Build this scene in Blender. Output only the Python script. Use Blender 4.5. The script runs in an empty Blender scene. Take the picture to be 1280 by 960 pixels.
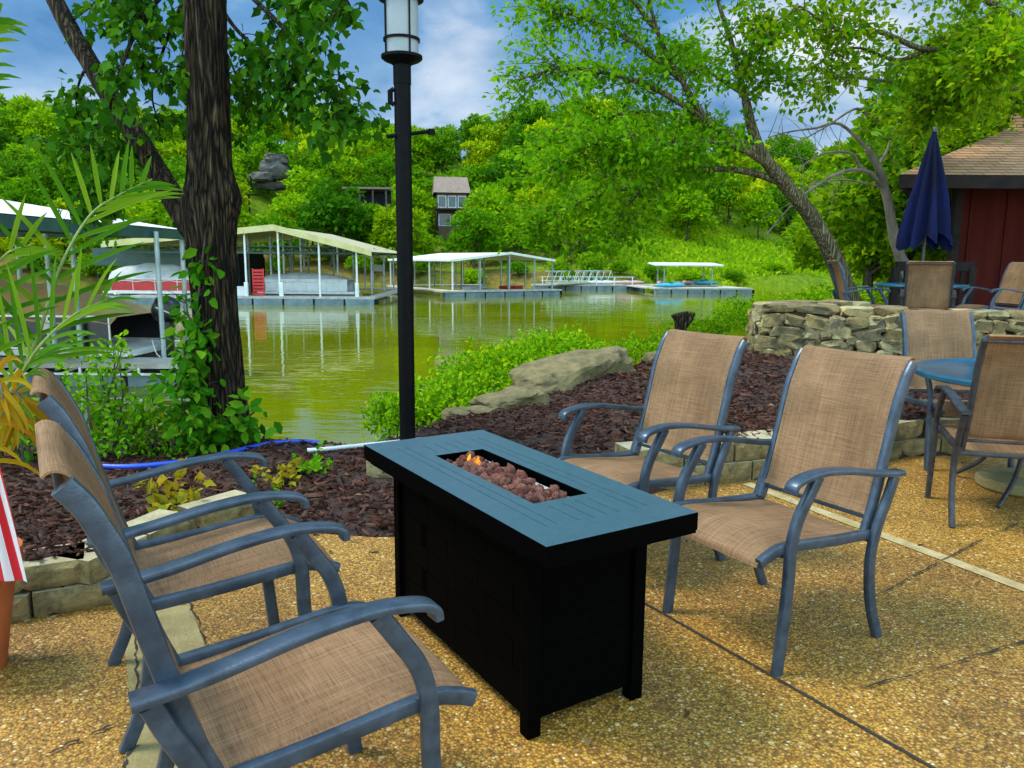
import bpy, bmesh, math, random
import numpy as np
from mathutils import Vector, Matrix, noise as mnoise

scene = bpy.context.scene
COL = scene.collection
R = math.radians
rng = np.random.default_rng(7)
random.seed(7)

# ------------------------------------------------------------------ camera
CAM_H, FPX, CX, CY, HY, ROLL = 1.33, 960.0, 640.0, 480.0, 325.0, 0.4
_p = math.atan((CY - HY) / FPX)
_r = R(ROLL)
_f = np.array([0, math.cos(_p), -math.sin(_p)])
_rt = np.array([1.0, 0, 0])
_up = np.cross(_rt, _f)
_rt2 = math.cos(_r) * _rt + math.sin(_r) * _up
_up2 = -math.sin(_r) * _rt + math.cos(_r) * _up
cam_data = bpy.data.cameras.new('camera')
cam = bpy.data.objects.new('camera', cam_data)
COL.objects.link(cam)
cam.matrix_world = Matrix(((_rt2[0], _up2[0], -_f[0], 0), (_rt2[1], _up2[1], -_f[1], 0),
                           (_rt2[2], _up2[2], -_f[2], CAM_H), (0, 0, 0, 1)))
cam_data.sensor_width = 36
cam_data.lens = 36 * FPX / 1280
cam_data.clip_start = 0.05
cam_data.clip_end = 2000
scene.camera = cam


def at(px, py, d):
    """world point at forward distance d (metres) in the direction of a photo pixel (surveying the photo)"""
    v = ((px - CX) / FPX) * _rt2 - ((py - CY) / FPX) * _up2 + _f
    t = d / v[1]
    return np.array([t * v[0], d, CAM_H + t * v[2]])


def onz(px, py, z):
    v = ((px - CX) / FPX) * _rt2 - ((py - CY) / FPX) * _up2 + _f
    t = (z - CAM_H) / v[2]
    return np.array([t * v[0], t * v[1], z])


# ------------------------------------------------------------------ world, sun, exposure
SUN_EL, SUN_AZ = 58.0, -82.0     # azimuth measured clockwise from +Y (view direction): sun high on the left
world = bpy.data.worlds.new('World')
scene.world = world
world.use_nodes = True
wn, wl = world.node_tree.nodes, world.node_tree.links
wn.clear()


def N(nodes, typ, **kw):
    n = nodes.new(typ)
    for k, v in kw.items():
        if k in n.inputs.keys():
            n.inputs[k].default_value = v
        else:
            setattr(n, k, v)
    return n


w_out = N(wn, 'ShaderNodeOutputWorld')
w_bg = N(wn, 'ShaderNodeBackground', Strength=0.145)
sky = N(wn, 'ShaderNodeTexSky', sky_type='NISHITA', sun_disc=False)
sky.sun_elevation = R(SUN_EL)
sky.sun_rotation = R(SUN_AZ)
tc = N(wn, 'ShaderNodeTexCoord')
sep = N(wn, 'ShaderNodeSeparateXYZ')
wl.new(tc.outputs['Generated'], sep.inputs[0])
zz = N(wn, 'ShaderNodeMath', operation='ADD')
zz.inputs[1].default_value = 0.28
wl.new(sep.outputs['Z'], zz.inputs[0])
zm = N(wn, 'ShaderNodeMath', operation='MAXIMUM')
zm.inputs[1].default_value = 0.06
wl.new(zz.outputs[0], zm.inputs[0])
dx = N(wn, 'ShaderNodeMath', operation='DIVIDE')
dy = N(wn, 'ShaderNodeMath', operation='DIVIDE')
wl.new(sep.outputs['X'], dx.inputs[0]); wl.new(zm.outputs[0], dx.inputs[1])
wl.new(sep.outputs['Y'], dy.inputs[0]); wl.new(zm.outputs[0], dy.inputs[1])
cmb = N(wn, 'ShaderNodeCombineXYZ')
wl.new(dx.outputs[0], cmb.inputs[0]); wl.new(dy.outputs[0], cmb.inputs[1])
cl_map = N(wn, 'ShaderNodeMapping')
cl_map.inputs['Location'].default_value = (0.55, 0.25, 0.0)
wl.new(cmb.outputs[0], cl_map.inputs[0])
cn = N(wn, 'ShaderNodeTexNoise', Scale=1.15, Detail=7.0, Roughness=0.52, Distortion=0.25)
wl.new(cl_map.outputs[0], cn.inputs['Vector'])
cover = N(wn, 'ShaderNodeValToRGB')          # how much cloud hides the blue
cover.color_ramp.elements[0].position = 0.34
cover.color_ramp.elements[1].position = 0.60
cover.color_ramp.elements[0].color = (0.25, 0.25, 0.25, 1)
wl.new(cn.outputs['Fac'], cover.inputs[0])
cn2 = N(wn, 'ShaderNodeTexNoise', Scale=1.9, Detail=6.0, Roughness=0.55, Distortion=0.3)
cl_map2 = N(wn, 'ShaderNodeMapping')
cl_map2.inputs['Location'].default_value = (3.1, 1.7, 0.0)
wl.new(cmb.outputs[0], cl_map2.inputs[0])
wl.new(cl_map2.outputs[0], cn2.inputs['Vector'])
tone = N(wn, 'ShaderNodeValToRGB')           # storm grey-blue undersides to white tops
te = tone.color_ramp.elements
te[0].position = 0.38; te[0].color = (0.045, 0.20, 0.46, 1)
te[1].position = 0.68; te[1].color = (0.95, 0.97, 1.0, 1)
m_ = te.new(0.52); m_.color = (0.15, 0.38, 0.66, 1)
wl.new(cn2.outputs['Fac'], tone.inputs[0])
bank = N(wn, 'ShaderNodeMapRange')            # paler cloud bank low over the hills
bank.inputs['From Min'].default_value = 0.16; bank.inputs['From Max'].default_value = 0.27
bank.inputs['To Min'].default_value = 0.7; bank.inputs['To Max'].default_value = 0.0
wl.new(sep.outputs['Z'], bank.inputs['Value'])
bnz = N(wn, 'ShaderNodeMath', operation='MULTIPLY')
bnr = N(wn, 'ShaderNodeMapRange'); bnr.inputs['From Min'].default_value = 0.36; bnr.inputs['From Max'].default_value = 0.56
wl.new(cn2.outputs['Fac'], bnr.inputs['Value'])
wl.new(bank.outputs[0], bnz.inputs[0]); wl.new(bnr.outputs[0], bnz.inputs[1])
banked = N(wn, 'ShaderNodeMixRGB')
banked.inputs['Color2'].default_value = (0.66, 0.76, 0.88, 1)
wl.new(bnz.outputs[0], banked.inputs['Fac']); wl.new(tone.outputs[0], banked.inputs['Color1'])
scl = N(wn, 'ShaderNodeMixRGB', blend_type='MULTIPLY')
scl.inputs['Fac'].default_value = 1
scl.inputs['Color2'].default_value = (9.5, 9.5, 9.5, 1)
wl.new(banked.outputs[0], scl.inputs['Color1'])
skyt = N(wn, 'ShaderNodeMixRGB', blend_type='MULTIPLY')
skyt.inputs['Fac'].default_value = 1
skyt.inputs['Color2'].default_value = (0.75, 1.0, 1.15, 1)
wl.new(sky.outputs[0], skyt.inputs['Color1'])
# the storm stands ahead over the lake, the sky behind and overhead is brighter
stm = N(wn, 'ShaderNodeMapRange')
stm.inputs['From Min'].default_value = -0.25; stm.inputs['From Max'].default_value = 0.75
stm.inputs['To Min'].default_value = 0.0; stm.inputs['To Max'].default_value = 1.0
stt = N(wn, 'ShaderNodeMixRGB')
stt.inputs['Color1'].default_value = (1.75, 1.55, 1.22, 1); stt.inputs['Color2'].default_value = (0.28, 0.295, 0.31, 1)
wl.new(stm.outputs[0], stt.inputs['Fac'])
wl.new(sep.outputs['Y'], stm.inputs['Value'])
storm = N(wn, 'ShaderNodeMixRGB', blend_type='MULTIPLY')
storm.inputs['Fac'].default_value = 1
mixs = N(wn, 'ShaderNodeMixRGB')
wl.new(cover.outputs[0], mixs.inputs['Fac'])
wl.new(skyt.outputs[0], mixs.inputs['Color1'])
wl.new(scl.outputs[0], mixs.inputs['Color2'])
wl.new(mixs.outputs[0], storm.inputs['Color1']); wl.new(stt.outputs[0], storm.inputs['Color2'])
wl.new(storm.outputs[0], w_bg.inputs['Color'])
wl.new(w_bg.outputs[0], w_out.inputs[0])

sun_d = bpy.data.lights.new('sun', 'SUN')
sun_d.energy = 1.4
sun_d.angle = R(18)
sun_d.color = (1.0, 0.93, 0.80)
sun = bpy.data.objects.new('sun', sun_d)
COL.objects.link(sun)
_az, _el = R(SUN_AZ), R(SUN_EL)
_sd = Vector((math.sin(_az) * math.cos(_el), math.cos(_az) * math.cos(_el), math.sin(_el)))
sun.rotation_euler = _sd.to_track_quat('Z', 'Y').to_euler()
sun.location = (0, 0, 30)

scene.view_settings.view_transform = 'Standard'
scene.view_settings.look = 'None'
scene.view_settings.gamma = 1
scene.view_settings.use_curve_mapping = False
scene.view_settings.exposure = 1.3
scene.cycles.use_denoising = True
scene.cycles.max_bounces = 6
scene.cycles.diffuse_bounces = 3
scene.cycles.glossy_bounces = 3
scene.cycles.transmission_bounces = 4
scene.cycles.transparent_max_bounces = 4
scene.cycles.sample_clamp_indirect = 6

# ------------------------------------------------------------------ materials
def new_mat(name):
    m = bpy.data.materials.new(name)
    m.use_nodes = True
    return m, m.node_tree.nodes, m.node_tree.links, m.node_tree.nodes['Principled BSDF']


def ramp(nodes, stops):
    r = nodes.new('ShaderNodeValToRGB')
    e = r.color_ramp.elements
    while len(e) < len(stops):
        e.new(0.5)
    for k, (p, c) in enumerate(stops):
        e[k].position = p
        e[k].color = (*c, 1) if len(c) == 3 else c
    return r


def surf(name, c1, c2, scale=8.0, rough=0.6, metal=0.0, bump=0.0, bscale=None, stretch=(1, 1, 1), detail=5, spec=0.5, p=(0.35, 0.65), coat=0.0):
    """noise-mottled surface"""
    m, n, l, b = new_mat(name)
    t = n.new('ShaderNodeTexCoord')
    mp = n.new('ShaderNodeMapping')
    mp.inputs['Scale'].default_value = stretch
    l.new(t.outputs['Object'], mp.inputs[0])
    nz = N(n, 'ShaderNodeTexNoise', Scale=scale, Detail=detail, Roughness=0.6)
    l.new(mp.outputs[0], nz.inputs['Vector'])
    rp = ramp(n, [(p[0], c1), (p[1], c2)])
    l.new(nz.outputs['Fac'], rp.inputs[0])
    l.new(rp.outputs[0], b.inputs['Base Color'])
    b.inputs['Roughness'].default_value = rough
    b.inputs['Metallic'].default_value = metal
    b.inputs['Specular IOR Level'].default_value = spec
    b.inputs['Coat Weight'].default_value = coat
    if bump:
        nb = N(n, 'ShaderNodeTexNoise', Scale=bscale or scale * 4, Detail=4.0)
        l.new(mp.outputs[0], nb.inputs['Vector'])
        bp = N(n, 'ShaderNodeBump', Strength=bump, Distance=0.02)
        l.new(nb.outputs['Fac'], bp.inputs['Height'])
        l.new(bp.outputs[0], b.inputs['Normal'])
    return m


def leafm(name, cols, transl=0.35, rough=0.6, tcol=None, big=0.0):
    """foliage: every leaf its own shade, thin and letting light through"""
    m, n, l, b = new_mat(name)
    g = n.new('ShaderNodeNewGeometry')
    k = len(cols)
    rp = ramp(n, [(i / (k - 1), c) for i, c in enumerate(cols)])
    l.new(g.outputs['Random Per Island'], rp.inputs[0])
    col = rp.outputs[0]
    if big:                                            # clumps of older and younger leaves; whole plants differ too
        t = n.new('ShaderNodeTexCoord')
        nz = N(n, 'ShaderNodeTexNoise', Scale=big, Detail=2.0)
        l.new(t.outputs['Object'], nz.inputs['Vector'])
        oi = n.new('ShaderNodeObjectInfo')
        ad = N(n, 'ShaderNodeMath', operation='ADD')
        l.new(nz.outputs['Fac'], ad.inputs[0]); l.new(oi.outputs['Random'], ad.inputs[1])
        r2 = ramp(n, [(0.42, (0.55, 0.70, 0.75)), (1.15 / 1.2, (1.35, 1.15, 0.9))])
        ml = N(n, 'ShaderNodeMath', operation='MULTIPLY')
        ml.inputs[1].default_value = 0.7
        l.new(ad.outputs[0], ml.inputs[0]); l.new(ml.outputs[0], r2.inputs[0])
        mx = N(n, 'ShaderNodeMixRGB', blend_type='MULTIPLY')
        mx.inputs['Fac'].default_value = 1
        l.new(col, mx.inputs['Color1']); l.new(r2.outputs[0], mx.inputs['Color2'])
        col = mx.outputs[0]
    l.new(col, b.inputs['Base Color'])
    b.inputs['Roughness'].default_value = rough
    b.inputs['Specular IOR Level'].default_value = 0.03
    tr = n.new('ShaderNodeBsdfTranslucent')
    mt = N(n, 'ShaderNodeMixRGB', blend_type='MULTIPLY')
    mt.inputs['Fac'].default_value = 1
    mt.inputs['Color2'].default_value = (*(tcol or (1.5, 1.35, 0.5)), 1)
    l.new(col, mt.inputs['Color1']); l.new(mt.outputs[0], tr.inputs['Color'])
    ms = n.new('ShaderNodeMixShader')
    ms.inputs[0].default_value = transl
    out = n['Material Output']
    l.new(b.outputs[0], ms.inputs[1]); l.new(tr.outputs[0], ms.inputs[2]); l.new(ms.outputs[0], out.inputs['Surface'])
    return m


def stone_mat(name, cols, scale=14, rough=0.85, bump=0.5, moss=None):
    m, n, l, b = new_mat(name)
    g = n.new('ShaderNodeNewGeometry')
    rp = ramp(n, [(i / (len(cols) - 1), c) for i, c in enumerate(cols)])
    l.new(g.outputs['Random Per Island'], rp.inputs[0])
    t = n.new('ShaderNodeTexCoord')
    nz = N(n, 'ShaderNodeTexNoise', Scale=scale, Detail=8.0, Roughness=0.65)
    l.new(t.outputs['Object'], nz.inputs['Vector'])
    r2 = ramp(n, [(0.3, (0.35, 0.33, 0.30)), (0.55, (1, 1, 1)), (0.75, (1.35, 1.3, 1.2))])
    l.new(nz.outputs['Fac'], r2.inputs[0])
    mx = N(n, 'ShaderNodeMixRGB', blend_type='MULTIPLY')
    mx.inputs['Fac'].default_value = 1
    l.new(rp.outputs[0], mx.inputs['Color1']); l.new(r2.outputs[0], mx.inputs['Color2'])
    col = mx.outputs[0]
    if moss:
        nm = N(n, 'ShaderNodeTexNoise', Scale=3.5, Detail=6.0)
        l.new(t.outputs['Object'], nm.inputs['Vector'])
        r3 = ramp(n, [(0.52, (0, 0, 0)), (0.66, (0.8, 0.8, 0.8))])
        l.new(nm.outputs['Fac'], r3.inputs[0])
        m3 = N(n, 'ShaderNodeMixRGB')
        m3.inputs['Color2'].default_value = (*moss, 1)
        l.new(r3.outputs[0], m3.inputs['Fac']); l.new(col, m3.inputs['Color1'])
        col = m3.outputs[0]
    l.new(col, b.inputs['Base Color'])
    b.inputs['Roughness'].default_value = rough
    nb = N(n, 'ShaderNodeTexNoise', Scale=scale * 2.5, Detail=8.0, Roughness=0.7)
    l.new(t.outputs['Object'], nb.inputs['Vector'])
    bp = N(n, 'ShaderNodeBump', Strength=bump, Distance=0.03)
    l.new(nb.outputs['Fac'], bp.inputs['Height']); l.new(bp.outputs[0], b.inputs['Normal'])
    return m


def patio_mat():
    m, n, l, b = new_mat('exposed_aggregate')
    t = n.new('ShaderNodeTexCoord')
    v = N(n, 'ShaderNodeTexVoronoi', Scale=115.0, Randomness=1.0)
    l.new(t.outputs['Object'], v.inputs['Vector'])
    bw = n.new('ShaderNodeSeparateColor')
    l.new(v.outputs['Color'], bw.inputs[0])
    peb = ramp(n, [(0.0, (0.18, 0.09, 0.010)), (0.3, (0.34, 0.18, 0.018)), (0.62, (0.47, 0.26, 0.030)), (0.88, (0.53, 0.31, 0.05)), (0.95, (0.52, 0.20, 0.022)), (0.985, (0.70, 0.57, 0.28))])
    l.new(bw.outputs[0], peb.inputs[0])
    gap = ramp(n, [(0.25, (1, 1, 1)), (0.62, (0.45, 0.40, 0.33))])
    l.new(v.outputs['Distance'], gap.inputs[0])
    mx = N(n, 'ShaderNodeMixRGB', blend_type='MULTIPLY'); mx.inputs['Fac'].default_value = 1
    l.new(peb.outputs[0], mx.inputs['Color1']); l.new(gap.outputs[0], mx.inputs['Color2'])
    big = N(n, 'ShaderNodeTexNoise', Scale=1.7, Detail=9.0, Roughness=0.68)
    l.new(t.outputs['Object'], big.inputs['Vector'])
    br = ramp(n, [(0.28, (0.55, 0.52, 0.48)), (0.42, (1.0, 0.97, 0.93)), (0.6, (1.22, 1.20, 1.15)), (0.75, (1.4, 1.34, 1.2))])
    l.new(big.outputs['Fac'], br.inputs[0])
    m2 = N(n, 'ShaderNodeMixRGB', blend_type='MULTIPLY'); m2.inputs['Fac'].default_value = 1
    l.new(mx.outputs[0], m2.inputs['Color1']); l.new(br.outputs[0], m2.inputs['Color2'])
    v2 = N(n, 'ShaderNodeTexVoronoi', Scale=38.0, Randomness=1.0)          # a scatter of larger stones
    l.new(t.outputs['Object'], v2.inputs['Vector'])
    s2 = n.new('ShaderNodeSeparateColor'); l.new(v2.outputs['Color'], s2.inputs[0])
    pick = ramp(n, [(0.80, (0, 0, 0)), (0.81, (1, 1, 1))]); l.new(s2.outputs[0], pick.inputs[0])
    near_ = ramp(n, [(0.26, (1, 1, 1)), (0.36, (0, 0, 0))]); l.new(v2.outputs['Distance'], near_.inputs[0])
    pm_ = N(n, 'ShaderNodeMath', operation='MULTIPLY'); l.new(pick.outputs[0], pm_.inputs[0]); l.new(near_.outputs[0], pm_.inputs[1])
    pc2 = ramp(n, [(0.0, (0.20, 0.11, 0.03)), (0.4, (0.46, 0.28, 0.07)), (0.7, (0.58, 0.44, 0.20)), (1.0, (0.40, 0.16, 0.03))]); l.new(s2.outputs[1], pc2.inputs[0])
    m3 = n.new('ShaderNodeMixRGB'); l.new(pm_.outputs[0], m3.inputs['Fac']); l.new(m2.outputs[0], m3.inputs['Color1']); l.new(pc2.outputs[0], m3.inputs['Color2'])
    st_ = N(n, 'ShaderNodeTexNoise', Scale=0.55, Detail=7.0, Roughness=0.6, Distortion=0.6)          # old damp stains
    l.new(t.outputs['Object'], st_.inputs['Vector'])
    sr_ = ramp(n, [(0.36, (0.74, 0.71, 0.68)), (0.5, (1, 1, 1))]); l.new(st_.outputs['Fac'], sr_.inputs[0])
    m4 = N(n, 'ShaderNodeMixRGB', blend_type='MULTIPLY'); m4.inputs['Fac'].default_value = 1
    l.new(m3.outputs[0], m4.inputs['Color1']); l.new(sr_.outputs[0], m4.inputs['Color2'])
    l.new(m4.outputs[0], b.inputs['Base Color'])
    b.inputs['Roughness'].default_value = 0.62
    sub = N(n, 'ShaderNodeMath', operation='MULTIPLY'); sub.inputs[1].default_value = -1
    l.new(v.outputs['Distance'], sub.inputs[0])
    bp = N(n, 'ShaderNodeBump', Strength=0.55, Distance=0.006)
    l.new(sub.outputs[0], bp.inputs['Height'])
    bp2 = N(n, 'ShaderNodeBump', Strength=0.3, Distance=0.03)
    l.new(big.outputs['Fac'], bp2.inputs['Height']); l.new(bp.outputs[0], bp2.inputs['Normal'])
    l.new(bp2.outputs[0], b.inputs['Normal'])
    return m


def sling_mat():
    m, n, l, b = new_mat('woven_sling_fabric')
    t = n.new('ShaderNodeTexCoord')
    facs = []
    for sc_ in ((6, 420, 6), (420, 6, 420)):
        mp = n.new('ShaderNodeMapping'); mp.inputs['Scale'].default_value = sc_
        l.new(t.outputs['Object'], mp.inputs[0])
        nz = N(n, 'ShaderNodeTexNoise', Scale=1.0, Detail=2.0)
        l.new(mp.outputs[0], nz.inputs['Vector'])
        facs.append(nz)
    ad = N(n, 'ShaderNodeMath', operation='ADD')
    l.new(facs[0].outputs['Fac'], ad.inputs[0]); l.new(facs[1].outputs['Fac'], ad.inputs[1])
    hf = N(n, 'ShaderNodeMath', operation='MULTIPLY'); hf.inputs[1].default_value = 0.5
    l.new(ad.outputs[0], hf.inputs[0])
    rp = ramp(n, [(0.32, (0.13, 0.074, 0.036)), (0.43, (0.285, 0.172, 0.090)), (0.55, (0.385, 0.240, 0.128)), (0.68, (0.46, 0.30, 0.18))])
    l.new(hf.outputs[0], rp.inputs[0])
    big = N(n, 'ShaderNodeTexNoise', Scale=6.0, Detail=4.0)
    l.new(t.outputs['Object'], big.inputs['Vector'])
    br = ramp(n, [(0.35, (0.82, 0.80, 0.78)), (0.65, (1.1, 1.1, 1.1))])
    l.new(big.outputs['Fac'], br.inputs[0])
    mx = N(n, 'ShaderNodeMixRGB', blend_type='MULTIPLY'); mx.inputs['Fac'].default_value = 1
    l.new(rp.outputs[0], mx.inputs['Color1']); l.new(br.outputs[0], mx.inputs['Color2'])
    l.new(mx.outputs[0], b.inputs['Base Color'])
    b.inputs['Roughness'].default_value = 0.75
    b.inputs['Specular IOR Level'].default_value = 0.25
    bp = N(n, 'ShaderNodeBump', Strength=0.35, Distance=0.002)
    l.new(hf.outputs[0], bp.inputs['Height']); l.new(bp.outputs[0], b.inputs['Normal'])
    tr = n.new('ShaderNodeBsdfTranslucent')
    mt = N(n, 'ShaderNodeMixRGB', blend_type='MULTIPLY'); mt.inputs['Fac'].default_value = 1
    mt.inputs['Color2'].default_value = (1.5, 1.15, 0.30, 1)
    l.new(mx.outputs[0], mt.inputs['Color1']); l.new(mt.outputs[0], tr.inputs['Color'])
    ms = n.new('ShaderNodeMixShader'); ms.inputs[0].default_value = 0.42
    l.new(b.outputs[0], ms.inputs[1]); l.new(tr.outputs[0], ms.inputs[2])
    l.new(ms.outputs[0], n['Material Output'].inputs['Surface'])
    return m


def water_mat():
    m, n, l, b = new_mat('lake_water')
    t = n.new('ShaderNodeTexCoord')
    nz0 = N(n, 'ShaderNodeTexNoise', Scale=0.09, Detail=3.0)
    l.new(t.outputs['Object'], nz0.inputs['Vector'])
    rp = ramp(n, [(0.35, (0.115, 0.13, 0.002)), (0.65, (0.18, 0.19, 0.003))])
    l.new(nz0.outputs['Fac'], rp.inputs[0])
    l.new(rp.outputs[0], b.inputs['Base Color'])
    b.inputs['Roughness'].default_value = 0.035
    b.inputs['IOR'].default_value = 1.333
    b.inputs['Specular IOR Level'].default_value = 0.5
    hs = []
    for sc_, st in (((0.35, 1.0, 1), 2.2), ((0.6, 1.6, 1), 0.5)):
        mp = n.new('ShaderNodeMapping'); mp.inputs['Scale'].default_value = sc_
        mp.inputs['Rotation'].default_value = (0, 0, R(12))
        l.new(t.outputs['Object'], mp.inputs[0])
        nz = N(n, 'ShaderNodeTexNoise', Scale=st, Detail=3.0, Roughness=0.5)
        l.new(mp.outputs[0], nz.inputs['Vector'])
        hs.append(nz)
    mask = N(n, 'ShaderNodeTexNoise', Scale=0.12, Detail=2.0)
    l.new(t.outputs['Object'], mask.inputs['Vector'])
    mr = ramp(n, [(0.4, (0.15, 0.15, 0.15)), (0.62, (1, 1, 1))])
    l.new(mask.outputs['Fac'], mr.inputs[0])
    bp = N(n, 'ShaderNodeBump', Distance=0.02)
    l.new(mr.outputs[0], bp.inputs['Strength'])
    l.new(hs[0].outputs['Fac'], bp.inputs['Height'])
    bp2 = N(n, 'ShaderNodeBump', Strength=0.25, Distance=0.05)
    l.new(hs[1].outputs['Fac'], bp2.inputs['Height']); l.new(bp.outputs[0], bp2.inputs['Normal'])
    l.new(bp2.outputs[0], b.inputs['Normal'])
    return m


def bark_mat(name, c1, c2, c3, vs=16):
    """plates of bark parted by dark furrows"""
    m, n, l, b = new_mat(name)
    t = n.new('ShaderNodeTexCoord')
    mp = n.new('ShaderNodeMapping'); mp.inputs['Scale'].default_value = (1, 1, 0.12)
    l.new(t.outputs['Object'], mp.inputs[0])
    wob = N(n, 'ShaderNodeTexNoise', Scale=9.0, Detail=4.0)
    l.new(mp.outputs[0], wob.inputs['Vector'])
    mixv = N(n, 'ShaderNodeMixRGB', blend_type='ADD'); mixv.inputs['Fac'].default_value = 0.16
    l.new(mp.outputs[0], mixv.inputs['Color1']); l.new(wob.outputs['Color'], mixv.inputs['Color2'])
    vo = N(n, 'ShaderNodeTexVoronoi', Scale=float(vs), feature='DISTANCE_TO_EDGE')
    l.new(mixv.outputs[0], vo.inputs['Vector'])
    hr = ramp(n, [(0.0, (0, 0, 0)), (0.16, (0.6, 0.6, 0.6)), (0.4, (1, 1, 1))])
    l.new(vo.outputs['Distance'], hr.inputs[0])
    nz = N(n, 'ShaderNodeTexNoise', Scale=vs * 2.2, Detail=8.0, Roughness=0.7)
    l.new(mp.outputs[0], nz.inputs['Vector'])
    ml = N(n, 'ShaderNodeMath', operation='MULTIPLY')
    l.new(hr.outputs[0], ml.inputs[0]); l.new(nz.outputs['Fac'], ml.inputs[1])
    rp = ramp(n, [(0.10, c1), (0.38, c2), (0.66, c3)])
    l.new(ml.outputs[0], rp.inputs[0])
    l.new(rp.outputs[0], b.inputs['Base Color'])
    b.inputs['Roughness'].default_value = 0.9
    b.inputs['Specular IOR Level'].default_value = 0.15
    bp = N(n, 'ShaderNodeBump', Strength=1.0, Distance=0.03)
    l.new(ml.outputs[0], bp.inputs['Height']); l.new(bp.outputs[0], b.inputs['Normal'])
    return m


def ribs_mat(name, col, col2, axis, scale, rough=0.45, metal=0.0):
    """ribbed sheet metal"""
    m, n, l, b = new_mat(name)
    t = n.new('ShaderNodeTexCoord')
    w = N(n, 'ShaderNodeTexWave', Scale=scale, wave_type='BANDS', bands_direction=axis)
    l.new(t.outputs['Object'], w.inputs['Vector'])
    nz = N(n, 'ShaderNodeTexNoise', Scale=0.9, Detail=6.0)
    l.new(t.outputs['Object'], nz.inputs['Vector'])
    rp = ramp(n, [(0.3, col2), (0.7, col)])
    l.new(nz.outputs['Fac'], rp.inputs[0]); l.new(rp.outputs[0], b.inputs['Base Color'])
    b.inputs['Roughness'].default_value = rough; b.inputs['Metallic'].default_value = metal
    bp = N(n, 'ShaderNodeBump', Strength=0.5, Distance=0.03)
    l.new(w.outputs['Fac'], bp.inputs['Height']); l.new(bp.outputs[0], b.inputs['Normal'])
    return m


def shingle_mat():
    m, n, l, b = new_mat('brown_shingle')
    t = n.new('ShaderNodeTexCoord')
    mp = n.new('ShaderNodeMapping'); mp.inputs['Rotation'].default_value = (R(90), 0, 0)
    l.new(t.outputs['Object'], mp.inputs[0])
    br = N(n, 'ShaderNodeTexBrick', Scale=1.0)
    br.inputs['Color1'].default_value = (0.46, 0.25, 0.115, 1)
    br.inputs['Color2'].default_value = (0.33, 0.17, 0.08, 1)
    br.inputs['Mortar'].default_value = (0.09, 0.045, 0.025, 1)
    br.inputs['Brick Width'].default_value = 0.30
    br.inputs['Row Height'].default_value = 0.062
    br.inputs['Mortar Size'].default_value = 0.008
    l.new(mp.outputs[0], br.inputs['Vector'])
    l.new(br.outputs['Color'], b.inputs['Base Color'])
    b.inputs['Roughness'].default_value = 0.9
    bp = N(n, 'ShaderNodeBump', Strength=0.4, Distance=0.02)
    l.new(br.outputs['Fac'], bp.inputs['Height']); bp.invert = True
    l.new(bp.outputs[0], b.inputs['Normal'])
    return m


def stripe_mat():
    m, n, l, b = new_mat('striped_flag_cloth')
    t = n.new('ShaderNodeTexCoord')
    s = n.new('ShaderNodeSeparateXYZ'); l.new(t.outputs['UV'], s.inputs[0])
    mu = N(n, 'ShaderNodeMath', operation='MULTIPLY'); mu.inputs[1].default_value = 6.5
    l.new(s.outputs['X'], mu.inputs[0])
    fr = N(n, 'ShaderNodeMath', operation='FRACT'); l.new(mu.outputs[0], fr.inputs[0])
    gt = N(n, 'ShaderNodeMath', operation='GREATER_THAN'); gt.inputs[1].default_value = 0.5
    l.new(fr.outputs[0], gt.inputs[0])
    mx = n.new('ShaderNodeMixRGB')
    mx.inputs['Color1'].default_value = (0.62, 0.012, 0.02, 1); mx.inputs['Color2'].default_value = (0.8, 0.78, 0.8, 1)
    l.new(gt.outputs[0], mx.inputs['Fac']); l.new(mx.outputs[0], b.inputs['Base Color'])
    b.inputs['Roughness'].default_value = 0.8
    return m


M = {}
M['frame'] = surf('slate_blue_powder_coat', (0.032, 0.047, 0.070), (0.064, 0.090, 0.128), scale=18, rough=0.32, metal=0.35, bump=0.06, bscale=160)
M['frame_dark'] = surf('dark_bronze_powder_coat', (0.02, 0.02, 0.024), (0.05, 0.05, 0.06), scale=22, rough=0.4, metal=0.2)
M['sling'] = sling_mat()
M['table_top'] = surf('blue_grey_coated_steel', (0.030, 0.072, 0.096), (0.040, 0.090, 0.118), scale=40, rough=0.40, metal=0.0, bump=0.10, bscale=420, spec=0.55)
M['black'] = surf('black_steel', (0.0006, 0.0006, 0.0007), (0.001, 0.001, 0.0011), scale=30, rough=0.6, spec=0.015)
M['pole'] = surf('black_pole_paint', (0.002, 0.002, 0.0024), (0.004, 0.004, 0.0045), scale=20, rough=0.5, spec=0.08)
M['steel'] = surf('brushed_steel', (0.70, 0.68, 0.64), (0.82, 0.80, 0.77), scale=60, rough=0.4, metal=0.35, stretch=(1, 12, 1))
M['lava'] = stone_mat('lava_rock', [(0.10, 0.028, 0.018), (0.34, 0.075, 0.040), (0.46, 0.125, 0.072), (0.50, 0.21, 0.14)], scale=90, bump=1.2)
M['patio'] = patio_mat()
M['plain_concrete'] = surf('plain_concrete', (0.20, 0.155, 0.055), (0.33, 0.265, 0.115), scale=5, rough=0.85, bump=0.3, bscale=60)
M['band'] = surf('pale_concrete_band', (0.30, 0.22, 0.09), (0.44, 0.35, 0.18), scale=14, rough=0.85, bump=0.3, bscale=70)
M['joint'] = surf('dark_joint', (0.012, 0.010, 0.008), (0.03, 0.025, 0.015), scale=20, rough=0.9)
M['mulch_ground'] = surf('mulch_soil', (0.018, 0.008, 0.006), (0.055, 0.026, 0.018), scale=30, rough=0.95, bump=1.0, bscale=70)
M['bank'] = surf('bank_soil', (0.05, 0.06, 0.012), (0.10, 0.12, 0.02), scale=3, rough=0.95, bump=0.6)
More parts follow.
